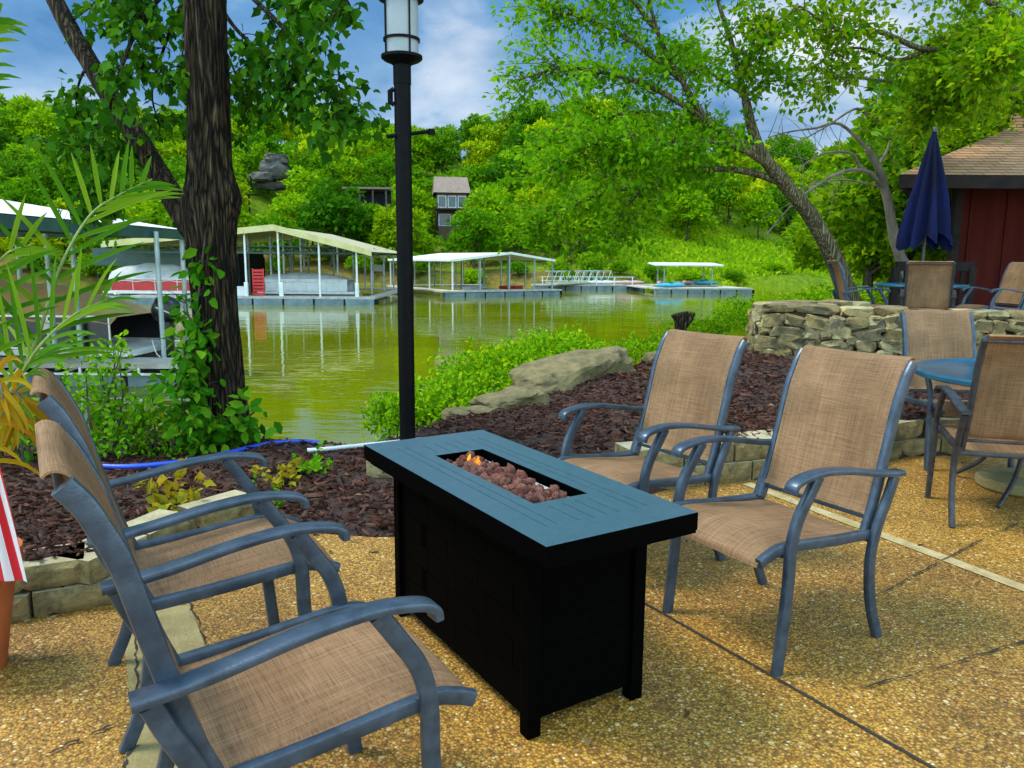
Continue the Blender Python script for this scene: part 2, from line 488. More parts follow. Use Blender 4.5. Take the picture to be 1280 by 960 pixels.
M['chip'] = leafm('mulch_chip', [(0.010, 0.004, 0.003), (0.036, 0.015, 0.010), (0.062, 0.026, 0.018), (0.12, 0.060, 0.042)], transl=0.0, rough=0.8)
M['litter'] = leafm('dry_litter', [(0.05, 0.025, 0.012), (0.14, 0.075, 0.03), (0.30, 0.20, 0.09), (0.10, 0.05, 0.02), (0.40, 0.30, 0.15)], transl=0.1, rough=0.9)
M['block'] = stone_mat('split_face_block', [(0.22, 0.165, 0.06), (0.31, 0.24, 0.10)], scale=18, bump=0.7, moss=(0.06, 0.065, 0.02))
M['blocktop'] = surf('block_cap', (0.30, 0.25, 0.14), (0.45, 0.38, 0.23), scale=8, rough=0.9, bump=0.4, bscale=60)
M['stone'] = stone_mat('field_stone', [(0.10, 0.07, 0.025), (0.34, 0.245, 0.085), (0.21, 0.165, 0.085), (0.44, 0.34, 0.13), (0.17, 0.11, 0.03), (0.50, 0.41, 0.20), (0.12, 0.10, 0.06), (0.36, 0.25, 0.07)], scale=11, bump=1.0, moss=(0.07, 0.065, 0.03))
M['mortar'] = surf('mortar', (0.035, 0.028, 0.018), (0.09, 0.075, 0.045), scale=12, rough=0.95, bump=0.5)
M['limestone'] = stone_mat('weathered_limestone', [(0.17, 0.13, 0.05), (0.25, 0.195, 0.085)], scale=9, bump=1.0, moss=(0.09, 0.075, 0.022))
M['water'] = water_mat()
M['bark_dark'] = bark_mat('dark_ridged_bark', (0.008, 0.006, 0.004), (0.055, 0.038, 0.02), (0.20, 0.145, 0.08), 30)
M['bark_grey'] = bark_mat('grey_brown_bark', (0.06, 0.048, 0.024), (0.22, 0.18, 0.095), (0.40, 0.33, 0.19), 26)
M['bark_far'] = surf('far_bark', (0.03, 0.025, 0.018), (0.10, 0.085, 0.065), scale=4, rough=0.9)
M['dead'] = surf('dead_wood', (0.10, 0.08, 0.06), (0.22, 0.185, 0.14), scale=8, rough=0.9, stretch=(1, 1, 0.3))
M['leaf_maple'] = leafm('shaded_lobed_leaf', [(0.012, 0.065, 0.004), (0.03, 0.12, 0.005), (0.07, 0.19, 0.008)], transl=0.30, tcol=(1.8, 1.6, 0.5))  # greens darkened, crown shade is put into the leaf colour
M['leaf_lean'] = leafm('bright_leaf', [(0.05, 0.19, 0.004), (0.11, 0.29, 0.004), (0.20, 0.38, 0.006)], transl=0.45)
M['leaf_oak'] = leafm('oak_leaf', [(0.06, 0.18, 0.004), (0.14, 0.28, 0.005), (0.28, 0.40, 0.007)], transl=0.45)
M['leaf_dense'] = leafm('dense_leaf', [(0.025, 0.11, 0.004), (0.08, 0.22, 0.005), (0.17, 0.32, 0.006)], transl=0.3, big=0.6)
M['leaf_far'] = leafm('far_leaf', [(0.07, 0.22, 0.003), (0.14, 0.32, 0.004), (0.24, 0.42, 0.006)], transl=0.35, big=0.25)
M['leaf_far_yellow'] = leafm('far_yellow_leaf', [(0.17, 0.30, 0.003), (0.27, 0.41, 0.004), (0.38, 0.50, 0.006)], transl=0.3, big=0.25)
M['leaf_far_dark'] = leafm('far_dark_leaf', [(0.03, 0.13, 0.004), (0.065, 0.20, 0.005), (0.12, 0.28, 0.006)], transl=0.3, big=0.25)
M['leaf_bush'] = leafm('bush_leaf', [(0.05, 0.20, 0.004), (0.16, 0.36, 0.005), (0.36, 0.52, 0.010)], transl=0.4)
M['leaf_weed'] = leafm('weed_leaf', [(0.05, 0.20, 0.005), (0.12, 0.32, 0.008), (0.24, 0.44, 0.012)], transl=0.4)
M['leaf_ivy'] = leafm('creeper_leaf', [(0.02, 0.12, 0.004), (0.05, 0.20, 0.006), (0.14, 0.30, 0.010)], transl=0.3)
M['grass'] = leafm('grass_blade', [(0.12, 0.28, 0.004), (0.24, 0.40, 0.005), (0.36, 0.48, 0.008)], transl=0.3)
M['palm'] = leafm('palm_leaflet', [(0.03, 0.12, 0.004), (0.07, 0.19, 0.006), (0.17, 0.27, 0.010)], transl=0.35, rough=0.35)
M['palm_dry'] = leafm('dry_palm_leaflet', [(0.28, 0.13, 0.008), (0.40, 0.22, 0.010), (0.32, 0.24, 0.012)], transl=0.35)
M['palm_stem'] = surf('palm_rib', (0.10, 0.16, 0.02), (0.20, 0.26, 0.04), scale=10, rough=0.5)
M['leaf_yellow'] = leafm('yellow_seedling_leaf', [(0.25, 0.22, 0.012), (0.38, 0.26, 0.02), (0.20, 0.26, 0.02)], transl=0.3)
M['hill'] = None
M['hose_blue'] = surf('blue_hose', (0.008, 0.045, 0.40), (0.012, 0.07, 0.52), scale=6, rough=0.35)
M['hose_white'] = surf('white_pipe', (0.55, 0.55, 0.55), (0.72, 0.72, 0.72), scale=6, rough=0.4)
M['terracotta'] = surf('terracotta', (0.40, 0.085, 0.02), (0.52, 0.14, 0.035), scale=6, rough=0.8)
M['flag'] = stripe_mat()
M['glass_frost'] = surf('frosted_lamp_glass', (0.22, 0.25, 0.26), (0.29, 0.32, 0.33), scale=4, rough=0.3)
M['umbrella'] = surf('navy_blue_canvas', (0.0008, 0.002, 0.012), (0.001, 0.006, 0.065), scale=3, rough=0.8, spec=0.15, stretch=(1, 1, 0.2))
M['hut_wall'] = surf('red_brown_board', (0.038, 0.0045, 0.003), (0.060, 0.008, 0.005), scale=5, rough=0.8, spec=0.08, stretch=(1, 1, 0.15))
M['hut_dark'] = surf('dark_brown_timber', (0.006, 0.004, 0.0035), (0.016, 0.009, 0.007), scale=6, rough=0.8, spec=0.2)
M['shingle'] = shingle_mat()
M['roof_white'] = ribs_mat('white_metal_roof', (0.82, 0.82, 0.80), (0.66, 0.67, 0.66), 'Y', 1.0, 0.45)
M['roof_yellow'] = surf('yellowed_fascia', (0.52, 0.44, 0.18), (0.66, 0.57, 0.27), scale=1.5, rough=0.55)
M['roof_tan'] = ribs_mat('tan_metal_roof', (0.50, 0.44, 0.24), (0.40, 0.35, 0.20), 'Y', 1.0, 0.5)
M['green_metal'] = surf('dark_green_metal', (0.015, 0.045, 0.04), (0.03, 0.085, 0.07), scale=1.2, rough=0.5)
M['post'] = surf('galvanised_post', (0.28, 0.36, 0.38), (0.46, 0.54, 0.55), scale=3, rough=0.4, metal=0.3)
M['post_white'] = surf('white_post', (0.66, 0.68, 0.66), (0.80, 0.81, 0.80), scale=3, rough=0.5)
M['deck'] = surf('grey_dock_boards', (0.36, 0.32, 0.27), (0.52, 0.48, 0.42), scale=2.5, rough=0.85, stretch=(1, 6, 1))
M['float'] = surf('blue_grey_float', (0.10, 0.15, 0.17), (0.19, 0.25, 0.27), scale=2, rough=0.6)
M['hole'] = surf('opening_shade', (0.004, 0.004, 0.005), (0.010, 0.010, 0.012), scale=4, rough=0.7, spec=0.2)  # near-black colour paints the shade inside float gaps and kayak cockpits
M['dark_inside'] = surf('interior_shade', (0.010, 0.012, 0.014), (0.02, 0.022, 0.026), scale=2, rough=0.8, spec=0.2)  # near-black, the shade of the interiors is put into the colour
M['aluminium'] = surf('pontoon_aluminium', (0.46, 0.46, 0.44), (0.62, 0.62, 0.60), scale=4, rough=0.32, metal=0.55)
M['boat_white'] = surf('white_boat_panel', (0.62, 0.62, 0.60), (0.75, 0.75, 0.73), scale=4, rough=0.35)
M['boat_red'] = surf('red_boat_panel', (0.42, 0.008, 0.012), (0.55, 0.015, 0.02), scale=4, rough=0.35)
M['boat_black'] = surf('black_boat_panel', (0.006, 0.006, 0.008), (0.014, 0.014, 0.018), scale=4, rough=0.3)
M['canvas_tan'] = surf('tan_boat_canvas', (0.46, 0.29, 0.12), (0.58, 0.38, 0.18), scale=2, rough=0.85)
M['canvas_grey'] = surf('grey_boat_canvas', (0.40, 0.40, 0.40), (0.55, 0.55, 0.54), scale=2, rough=0.85)
M['red'] = surf('red_plastic', (0.50, 0.010, 0.015), (0.62, 0.02, 0.025), scale=4, rough=0.4)
M['kayak_blue'] = surf('sky_blue_plastic', (0.03, 0.30, 0.52), (0.05, 0.42, 0.62), scale=4, rough=0.4)
M['kayak_pink'] = surf('pale_pink_plastic', (0.60, 0.30, 0.30), (0.68, 0.40, 0.38), scale=4, rough=0.4)
M['truss'] = surf('pale_green_truss', (0.30, 0.45, 0.38), (0.42, 0.56, 0.48), scale=2, rough=0.5)
M['house_wall'] = surf('brown_house_board', (0.09, 0.055, 0.04), (0.14, 0.09, 0.065), scale=2, rough=0.8)
M['house_white'] = surf('pale_house_trim', (0.55, 0.55, 0.55), (0.68, 0.68, 0.68), scale=2, rough=0.6)
M['house_roof'] = surf('weathered_brown_roof', (0.17, 0.12, 0.095), (0.25, 0.18, 0.14), scale=2.5, rough=0.9)
M['pane'] = surf('dark_window_glass', (0.03, 0.05, 0.06), (0.06, 0.09, 0.10), scale=1, rough=0.08)
M['blue_table'] = surf('teal_blue_table_enamel', (0.010, 0.055, 0.10), (0.016, 0.085, 0.14), scale=6, rough=0.22)
M['terrace'] = surf('terrace_concrete', (0.34, 0.30, 0.22), (0.46, 0.41, 0.32), scale=6, rough=0.9, bump=0.3, bscale=50)
M['cliff'] = stone_mat('grey_cliff', [(0.05, 0.045, 0.04), (0.10, 0.09, 0.08)], scale=0.9, bump=0.9)


def ember_mat():
    m, n, l, b = new_mat('gas_flame')
    t = n.new('ShaderNodeTexCoord')
    nz = N(n, 'ShaderNodeTexNoise', Scale=40.0, Detail=3.0)
    l.new(t.outputs['Object'], nz.inputs['Vector'])
    rp = ramp(n, [(0.35, (0.9, 0.12, 0.0)), (0.6, (1.0, 0.42, 0.03))])
    l.new(nz.outputs['Fac'], rp.inputs[0])
    em = N(n, 'ShaderNodeEmission', Strength=0.75)
    l.new(rp.outputs[0], em.inputs[0])
    tr = n.new('ShaderNodeBsdfTransparent')
    ms = n.new('ShaderNodeMixShader')
    r2 = ramp(n, [(0.4, (0.15, 0.15, 0.15)), (0.6, (0.85, 0.85, 0.85))])
    l.new(nz.outputs['Fac'], r2.inputs[0]); l.new(r2.outputs[0], ms.inputs[0])
    l.new(tr.outputs[0], ms.inputs[1]); l.new(em.outputs[0], ms.inputs[2])
    l.new(ms.outputs[0], n['Material Output'].inputs['Surface'])
    return m


M['flame'] = ember_mat()


def hill_mat():
    m, n, l, b = new_mat('hillside_ground')
    t = n.new('ShaderNodeTexCoord')
    a = N(n, 'ShaderNodeTexNoise', Scale=0.05, Detail=6.0, Roughness=0.6)
    l.new(t.outputs['Object'], a.inputs['Vector'])
    f = N(n, 'ShaderNodeTexNoise', Scale=1.2, Detail=8.0, Roughness=0.7)
    l.new(t.outputs['Object'], f.inputs['Vector'])
    g = ramp(n, [(0.3, (0.055, 0.13, 0.005)), (0.5, (0.12, 0.20, 0.006)), (0.72, (0.23, 0.28, 0.015))])
    br = ramp(n, [(0.3, (0.08, 0.06, 0.012)), (0.5, (0.17, 0.125, 0.026)), (0.72, (0.26, 0.19, 0.05))])
    l.new(f.outputs['Fac'], g.inputs[0]); l.new(f.outputs['Fac'], br.inputs[0])
    s = n.new('ShaderNodeSeparateXYZ'); l.new(t.outputs['Object'], s.inputs[0])
    # open grass to the right of the cove, leaf litter under the wood on the left
    xr = N(n, 'ShaderNodeMapRange'); xr.inputs['From Min'].default_value = 14; xr.inputs['From Max'].default_value = 26
    xr.inputs['To Min'].default_value = -0.06; xr.inputs['To Max'].default_value = 0.5
    l.new(s.outputs['X'], xr.inputs['Value'])
    ad = N(n, 'ShaderNodeMath', operation='ADD')
    l.new(a.outputs['Fac'], ad.inputs[0]); l.new(xr.outputs[0], ad.inputs[1])
    st = ramp(n, [(0.40, (0, 0, 0)), (0.52, (1, 1, 1))])
    l.new(ad.outputs[0], st.inputs[0])
    zr = N(n, 'ShaderNodeMapRange'); zr.inputs['From Min'].default_value = 2.0; zr.inputs['From Max'].default_value = 6.0
    l.new(s.outputs['Z'], zr.inputs['Value'])
    und = ramp(n, [(0.3, (0.025, 0.07, 0.003)), (0.55, (0.06, 0.13, 0.004)), (0.75, (0.11, 0.18, 0.006))]); l.new(f.outputs['Fac'], und.inputs[0])
    bm2 = n.new('ShaderNodeMixRGB'); l.new(zr.outputs[0], bm2.inputs['Fac']); l.new(br.outputs[0], bm2.inputs['Color1']); l.new(und.outputs[0], bm2.inputs['Color2'])
    br = bm2
    mx = n.new('ShaderNodeMixRGB')
    l.new(st.outputs[0], mx.inputs['Fac']); l.new(br.outputs[0], mx.inputs['Color1']); l.new(g.outputs[0], mx.inputs['Color2'])
    l.new(mx.outputs[0], b.inputs['Base Color'])
    b.inputs['Roughness'].default_value = 0.95
    b.inputs['Specular IOR Level'].default_value = 0.1
    bp = N(n, 'ShaderNodeBump', Strength=0.8, Distance=0.5)
    l.new(f.outputs['Fac'], bp.inputs['Height']); l.new(bp.outputs[0], b.inputs['Normal'])
    return m


M['hill'] = hill_mat()


# ------------------------------------------------------------------ object helpers
def tag(o, label=None, cat=None, group=None, kind=None):
    if label: o['label'] = label
    if cat: o['category'] = cat
    if group: o['group'] = group
    if kind: o['kind'] = kind
    return o


def thing(name, label, cat, loc=(0, 0, 0), rz=0.0, group=None, kind=None):
    o = bpy.data.objects.new(name, None)
    o.empty_display_size = 0.2
    COL.objects.link(o)
    o.location = loc
    o.rotation_euler = (0, 0, rz)
    return tag(o, label, cat, group, kind)


def copy_tree(o, parent=None):
    c = o.copy()
    COL.objects.link(c)
    c.parent = parent
    for ch in list(o.children):
        copy_tree(ch, c)
    return c


class MB:
    """collects verts and faces; build() links them as ONE mesh object"""
    def __init__(s):
        s.v = []; s.f = []

    def add(s, vs, fs):
        o = len(s.v)
        s.v += [tuple(float(c) for c in q) for q in vs]
        s.f += [tuple(i + o for i in f) for f in fs]
        return s

    def box(s, c, size, rot=None, taper=1.0):
        hx, hy, hz = size[0] / 2, size[1] / 2, size[2] / 2
        vs = []
        for z in (-hz, hz):
            k = taper if z > 0 else 1
            for x, y in ((-hx, -hy), (hx, -hy), (hx, hy), (-hx, hy)):
                vs.append(Vector((x * k, y * k, z)))
        if rot is not None:
            vs = [rot @ q for q in vs]
        vs = [q + Vector(c) for q in vs]
        return s.add(vs, [(0, 3, 2, 1), (4, 5, 6, 7), (0, 1, 5, 4), (1, 2, 6, 5), (2, 3, 7, 6), (3, 0, 4, 7)])

    def tube(s, pts, rad, n=8, cap=True, wob=0.0, sq=1.0):
        pts = [Vector(p) for p in pts]
        if not hasattr(rad, '__len__'):
            rad = [rad] * len(pts)
        rings = []
        t0 = (pts[1] - pts[0]).normalized()
        nrm = t0.orthogonal().normalized()
        for i, p in enumerate(pts):
            a = pts[max(i - 1, 0)]; b = pts[min(i + 1, len(pts) - 1)]
            t = (b - a).normalized() if (b - a).length > 1e-9 else t0
            nrm = (nrm - t * nrm.dot(t))
            nrm = nrm.normalized() if nrm.length > 1e-6 else t.orthogonal().normalized()
            bn = t.cross(nrm)
            ring = []
            for k in range(n):
                ang = 2 * math.pi * k / n
                r = rad[i] * (1 + (random.uniform(-wob, wob) if wob else 0))
                ring.append(p + (nrm * math.cos(ang) + bn * math.sin(ang) * sq) * r)
            rings.append(ring)
        vs = [q for r_ in rings for q in r_]
        fs = []
        for i in range(len(rings) - 1):
            for k in range(n):
                k2 = (k + 1) % n
                fs.append((i * n + k, i * n + k2, (i + 1) * n + k2, (i + 1) * n + k))
        if cap:
            fs.append(tuple(range(n - 1, -1, -1)))
            e = (len(rings) - 1) * n
            fs.append(tuple(range(e, e + n)))
        return s.add(vs, fs)

    def cyl(s, p0, p1, r0, r1=None, n=12):
        return s.tube([p0, p1], [r0, r0 if r1 is None else r1], n)

    def lathe(s, prof, c=(0, 0, 0), n=24, cap=True):
        vs = []; fs = []
        for r, z in prof:
            for k in range(n):
                a = 2 * math.pi * k / n
                vs.append((c[0] + r * math.cos(a), c[1] + r * math.sin(a), c[2] + z))
        for i in range(len(prof) - 1):
            for k in range(n):
                k2 = (k + 1) % n
                fs.append((i * n + k, i * n + k2, (i + 1) * n + k2, (i + 1) * n + k))
        if cap:
            if prof[0][0] > 1e-4: fs.append(tuple(range(n - 1, -1, -1)))
            e = (len(prof) - 1) * n
            if prof[-1][0] > 1e-4: fs.append(tuple(range(e, e + n)))
        return s.add(vs, fs)

    def prism(s, poly, z0, z1):
        n = len(poly)
        vs = [(x, y, z0) for x, y in poly] + [(x, y, z1) for x, y in poly]
        fs = [tuple(range(n - 1, -1, -1)), tuple(range(n, 2 * n))]
        for i in range(n):
            j = (i + 1) % n
            fs.append((i, j, n + j, n + i))
        return s.add(vs, fs)

    def build(s, name, mat, parent=None, smooth=False, bevel=0.0, fix=False, auto=None):
        me = bpy.data.meshes.new(name)
        me.from_pydata(s.v, [], s.f)
        if bevel or fix:
            bm = bmesh.new(); bm.from_mesh(me)
            bmesh.ops.remove_doubles(bm, verts=bm.verts, dist=1e-5)
            bmesh.ops.recalc_face_normals(bm, faces=bm.faces)
            if bevel:
                es = [e for e in bm.edges if len(e.link_faces) == 2 and e.calc_face_angle(0) > 0.6]
                bmesh.ops.bevel(bm, geom=es, offset=bevel, segments=2, profile=0.6, affect='EDGES')
            bm.to_mesh(me); bm.free()
        me.materials.append(mat)
        if smooth or auto:
            me.polygons.foreach_set('use_smooth', [True] * len(me.polygons))
            if auto:
                me.set_sharp_from_angle(angle=R(auto))
        me.update()
        o = bpy.data.objects.new(name, me)
        COL.objects.link(o)
        if parent is not None: o.parent = parent
        return o


def np_mesh(name, V, F, mat, parent=None, smooth=False):
    """fast mesh of equal-sided faces"""
    V = np.asarray(V, np.float32); F = np.asarray(F, np.int32)
    me = bpy.data.meshes.new(name)
    me.vertices.add(len(V)); me.vertices.foreach_set('co', V.ravel())
    k = F.shape[1]
    me.loops.add(F.size); me.loops.foreach_set('vertex_index', F.ravel())
    me.polygons.add(len(F))
    me.polygons.foreach_set('loop_start', np.arange(0, F.size, k, dtype=np.int32))
    try:
        me.polygons.foreach_set('loop_total', np.full(len(F), k, np.int32))
    except Exception:
        pass
    me.materials.append(mat)
    me.update(calc_edges=True)
    me.validate()
    if smooth:
        me.polygons.foreach_set('use_smooth', [True] * len(me.polygons))
    o = bpy.data.objects.new(name, me)
    COL.objects.link(o)
    if parent is not None: o.parent = parent
    return o


SHAPES = {
    'diamond': (np.array([(0, 0, 0), (.45, .30, .06), (1, 0, -.08), (.45, -.30, .06)]), [(0, 1, 2, 3)]),
    'oval': (np.array([(0, 0, 0), (.28, .27, .07), (.68, .24, .05), (1, 0, -.12), (.68, -.24, .05), (.28, -.27, .07)]), [(0, 1, 2, 3), (0, 3, 4, 5)]),
    'lobed': (np.array([(0, 0, 0), (-.04, .26, .0), (.16, .29, .04), (.32, .47, -.04), (.50, .29, .05), (1, 0, -.14),
                        (.50, -.29, .05), (.32, -.47, -.04), (.16, -.29, .04), (-.04, -.26, 0)]),
              [(0, 1, 2, 3), (0, 3, 4, 5), (0, 5, 6, 7), (0, 7, 8, 9)]),
    'blade': (np.array([(0, .035, 0), (.5, .03, .06), (1, .004, -.05), (1, -.004, -.05), (.5, -.03, .06), (0, -.035, 0)]), [(0, 1, 4, 5), (1, 2, 3, 4)]),
    'chip': (np.array([(-.5, -.13, 0), (.5, -.10, 0), (.5, .12, 0), (-.5, .10, 0), (-.45, -.08, .14), (.46, -.05, .12), (.42, .07, .12), (-.44, .06, .14)]),
             [(4, 5, 6, 7), (0, 1, 5, 4), (1, 2, 6, 5), (2, 3, 7, 6), (3, 0, 4, 7)]),
}


def unit(a):
    return a / np.maximum(np.linalg.norm(a, axis=-1, keepdims=True), 1e-9)


def scatter(P, A, Nn, size, shape):
    """leaves at P, growing along A, facing Nn; returns verts and quads"""
    T, fs = SHAPES[shape]
    A = unit(A)
    Nn = Nn - (Nn * A).sum(1, keepdims=True) * A
    Nn = unit(Nn)
    B = np.cross(Nn, A)
    size = np.asarray(size).reshape(-1, 1, 1)
    V = P[:, None, :] + size * (T[None, :, 0:1] * A[:, None, :] + T[None, :, 1:2] * B[:, None, :] + T[None, :, 2:3] * Nn[:, None, :])
    k = len(T)
    F = np.array(fs)[None, :, :] + (np.arange(len(P)) * k)[:, None, None]
    return V.reshape(-1, 3), F.reshape(-1, 4)


def leaves(name, P, size, shape, mat, parent=None, out=None, droop=0.3, up=0.5, g=None):
    g = g or rng
    n = len(P)
    A = g.normal(size=(n, 3))
    if out is not None: A = A * 0.7 + out * 0.9
    A[:, 2] -= droop
    Nn = g.normal(size=(n, 3)) * 0.6
    Nn[:, 2] += up
    if out is not None: Nn += out * 0.5
    V, F = scatter(P, A, Nn, size * g.uniform(0.65, 1.3, n), shape)
    return np_mesh(name, V, F, mat, parent)


def sm(a, b, x):
    t = np.clip((x - a) / (b - a), 0, 1)
    return t * t * (3 - 2 * t)


def catmull(pts, sub=6):
    pts = [Vector(p) for p in pts]
    P = [pts[0] * 2 - pts[1]] + pts + [pts[-1] * 2 - pts[-2]]
    out = []
    for i in range(1, len(P) - 2):
        for k in range(sub):
            t = k / sub
            a, b, c, d = P[i - 1], P[i], P[i + 1], P[i + 2]
            out.append(0.5 * ((2 * b) + (c - a) * t + (2 * a - 5 * b + 4 * c - d) * t * t + (3 * b - a - 3 * c + d) * t ** 3))
    out.append(pts[-1])
    return out


# ================================================================== SETTING
WZ = -1.4        # lake level (patio is z = 0)

CTRL = np.array([(-6, 1.6, .2), (-2.6, 2.6, .2), (-2.2, 2.75, .2), (-1.92, 2.95, .19), (-1.55, 3.4, .13), (-1.3, 3.75, .07), (-1.0, 3.8, .03), (-.65, 3.65, .02),
                 (-.1, 3.8, .02), (.5, 4.15, .05), (.95, 4.6, .17), (1.5, 4.85, .25), (2.1, 5.1, .26), (2.9, 5.45, .27), (4, 5.8, .28), (7, 6, .28),
                 (-9, 4.5, .0), (-5, 4.7, .03), (-2.6, 5.3, .06), (-1.3, 5.0, .09), (-.9, 5.1, .1), (-.25, 6.0, .15), (1.08, 7.4, .3), (1.9, 8.2, .36), (2.5, 8.6, .40),
                 (2.6, 7.9, .40), (3.3, 7.4, .43), (4.6, 6.9, .45), (6.4, 6.5, .45), (4.6, 9, .26), (7, 9, .26), (7, 12, .26), (4.5, 11, .26), (9, 13, .26), (12, 9, .26)])
CREST = [(-16, 4.0), (-5, 4.6), (-2.6, 5.5), (-1.3, 5.05), (-.9, 5.1), (-.25, 6.0), (1.08, 7.4), (1.9, 8.2), (2.6, 9.0), (3.6, 10.3), (5, 12.4), (7.2, 15.8), (9, 18)]
EDGE = [(-9, .9), (-4, 2.0), (-2.6, 2.42), (-1.84, 2.66), (-1.57, 2.80), (-1.44, 3.2), (-1.22, 3.52), (-.95, 3.6), (-.65, 3.55), (-.1, 3.6), (.5, 4.0), (.95, 4.4),
        (1.49, 4.59), (2.1, 4.85), (2.79, 5.21), (4.5, 5.5), (7, 5.7), (14, 6)]


def poly_sd(x, y, line):
    """signed distance to an open polyline, positive on its left"""
    best = np.full(x.shape, 1e9); sg = np.zeros(x.shape)
    for (x0, y0), (x1, y1) in zip(line[:-1], line[1:]):
        ex, ey = x1 - x0, y1 - y0
        L2 = ex * ex + ey * ey
        t = np.clip(((x - x0) * ex + (y - y0) * ey) / L2, 0, 1)
        qx, qy = x - x0 - t * ex, y - y0 - t * ey
        d = np.hypot(qx, qy)
        s = np.sign(ex * (y - y0) - ey * (x - x0))
        k = d < best - 1e-9
        best = np.where(k, d, best); sg = np.where(k, s, sg)
    return best * sg


def h_near(x, y):
    x = np.asarray(x, float); y = np.asarray(y, float)
    w = 1.0 / ((x[..., None] - CTRL[:, 0]) ** 2 + (y[..., None] - CTRL[:, 1]) ** 2 + 0.02) ** 1.6
    z = (w * CTRL[:, 2]).sum(-1) / w.sum(-1)
    z = z + 0.018 * np.sin(5.1 * x + 1.3 * y) * np.sin(4.3 * y - 1.7 * x) + 0.01 * np.sin(13 * x) * np.sin(11 * y + 2)
    sc = poly_sd(x, y, CREST)
    z = z - np.where(sc > 0, np.minimum(0.62 * sc, 2.6), 0)
    se = poly_sd(x, y, EDGE)
    return -0.06 + (z + 0.06) * sm(-0.01, 0.07, se)


def y_shore(x):
    return np.where(x < -20, 84 - .45 * (-20 - x), np.where(x > 10, 84 + .5 * (x - 10), 84.0))


def h_far(x, y):
    x = np.asarray(x, float); y = np.asarray(y, float)
    s = y - y_shore(x) + 1.5 * np.sin(x * .21) + .8 * np.sin(x * .57 + 1)
    H = 27.5 + 3 * np.sin(x * .031 + .4) + 2 * np.sin(x * .083)
    z1 = WZ - .5 + 1.7 * sm(-1, 3, s) + H * sm(0, 120, s)
    sr = (x - .43 * y + 1.2) * .92 + .5 * np.sin(y * .35)
    z2 = WZ - .5 + 1.7 * sm(-.5, 2.5, sr) + .10 * np.maximum(0, sr - 4) + .012 * np.maximum(0, sr - 8) ** 2
    z2 = np.minimum(z2, 16)
    z = np.maximum(z1, z2) + .25 * np.sin(x * .6 + y * .3) * np.sin(y * .5) * sm(2, 10, np.maximum(s, sr))
    near = (1 - sm(11.5, 14, y)) * (1 - sm(9, 12, x))
    return z - 1.2 * near


def grid(name, xs, ys, fz, mat, keep=None):
    X, Y = np.meshgrid(xs, ys)
    Z = fz(X, Y)
    V = np.stack([X, Y, Z], -1).reshape(-1, 3)
    ny, nx = X.shape
    i = np.arange(ny - 1)[:, None] * nx + np.arange(nx - 1)[None, :]
    F = np.stack([i, i + 1, i + nx + 1, i + nx], -1).reshape(-1, 4)
    if keep is not None:
        cx = V[F, 0].mean(1); cy = V[F, 1].mean(1)
        F = F[keep(cx, cy)]
    return np_mesh(name, V, F, mat, smooth=True)


near = grid('ground', np.arange(-10, 9, .09), np.arange(1.5, 13.5, .09), h_near, M['mulch_ground'],
            keep=lambda x, y: poly_sd(x, y, EDGE) > -.2)
tag(near, 'dark mulch bed and bank sloping down to the lake', 'ground', kind='structure')
# grassy soil below the crest is its own material slot
near.data.materials.append(M['bank'])
_c = np.zeros(len(near.data.polygons) * 3)
near.data.polygons.foreach_get('center', _c)
_c = _c.reshape(-1, 3)
near.data.polygons.foreach_set('material_index', (poly_sd(_c[:, 0], _c[:, 1], CREST) > .05).astype(np.int32))

ys = np.concatenate([np.arange(5, 60, 1.2), np.arange(60, 130, 2.0), np.arange(130, 420, 8)])
xs = np.concatenate([np.arange(-330, -90, 12), np.arange(-90, 0, 2.2), np.arange(0, 60, 1.2), np.arange(60, 330, 9)])
hills = grid('hills', xs, ys, h_far, M['hill'])
tag(hills, 'wooded hillside around the far side of the cove', 'hillside', kind='structure')

w = MB()
w.add([(-330, 4.5, WZ), (330, 4.5, WZ), (330, 230, WZ), (-330, 230, WZ)], [(0, 1, 2, 3)])
tag(w.build('water', M['water']), 'olive green lake water with soft reflections', 'lake', kind='structure')

pm = MB()
pm.prism([(-9, -6), (14, -6)] + [(14, 6)] + EDGE[::-1][1:], -.12, 0.0)
tag(pm.build('patio', M['patio']), 'exposed aggregate concrete patio', 'patio', kind='structure')


def ribbon(pts, wd, z, jit=0.0):
    mb = MB(); vs = []
    for i, (x, y) in enumerate(pts):
        a = pts[max(i - 1, 0)]; b = pts[min(i + 1, len(pts) - 1)]
        t = Vector((b[0] - a[0], b[1] - a[1])).normalized()
        n = Vector((-t.y, t.x))
        w_ = wd * (1 + random.uniform(-jit, jit))
        vs += [(x + n.x * w_ / 2, y + n.y * w_ / 2, z), (x - n.x * w_ / 2, y - n.y * w_ / 2, z)]
    mb.add(vs, [(2 * i, 2 * i + 1, 2 * i + 3, 2 * i + 2) for i in range(len(pts) - 1)])
    return mb


def crack(p0, p1, n, amp):
    out = []; o1 = o2 = 0.0
    for i in range(n + 1):
        t = i / n
        o1 = o1 * .88 + random.uniform(-amp, amp) * .55; o2 = o2 * .88 + random.uniform(-amp, amp) * .55
        out.append((p0[0] + (p1[0] - p0[0]) * t + o1, p0[1] + (p1[1] - p0[1]) * t + o2))
    return out


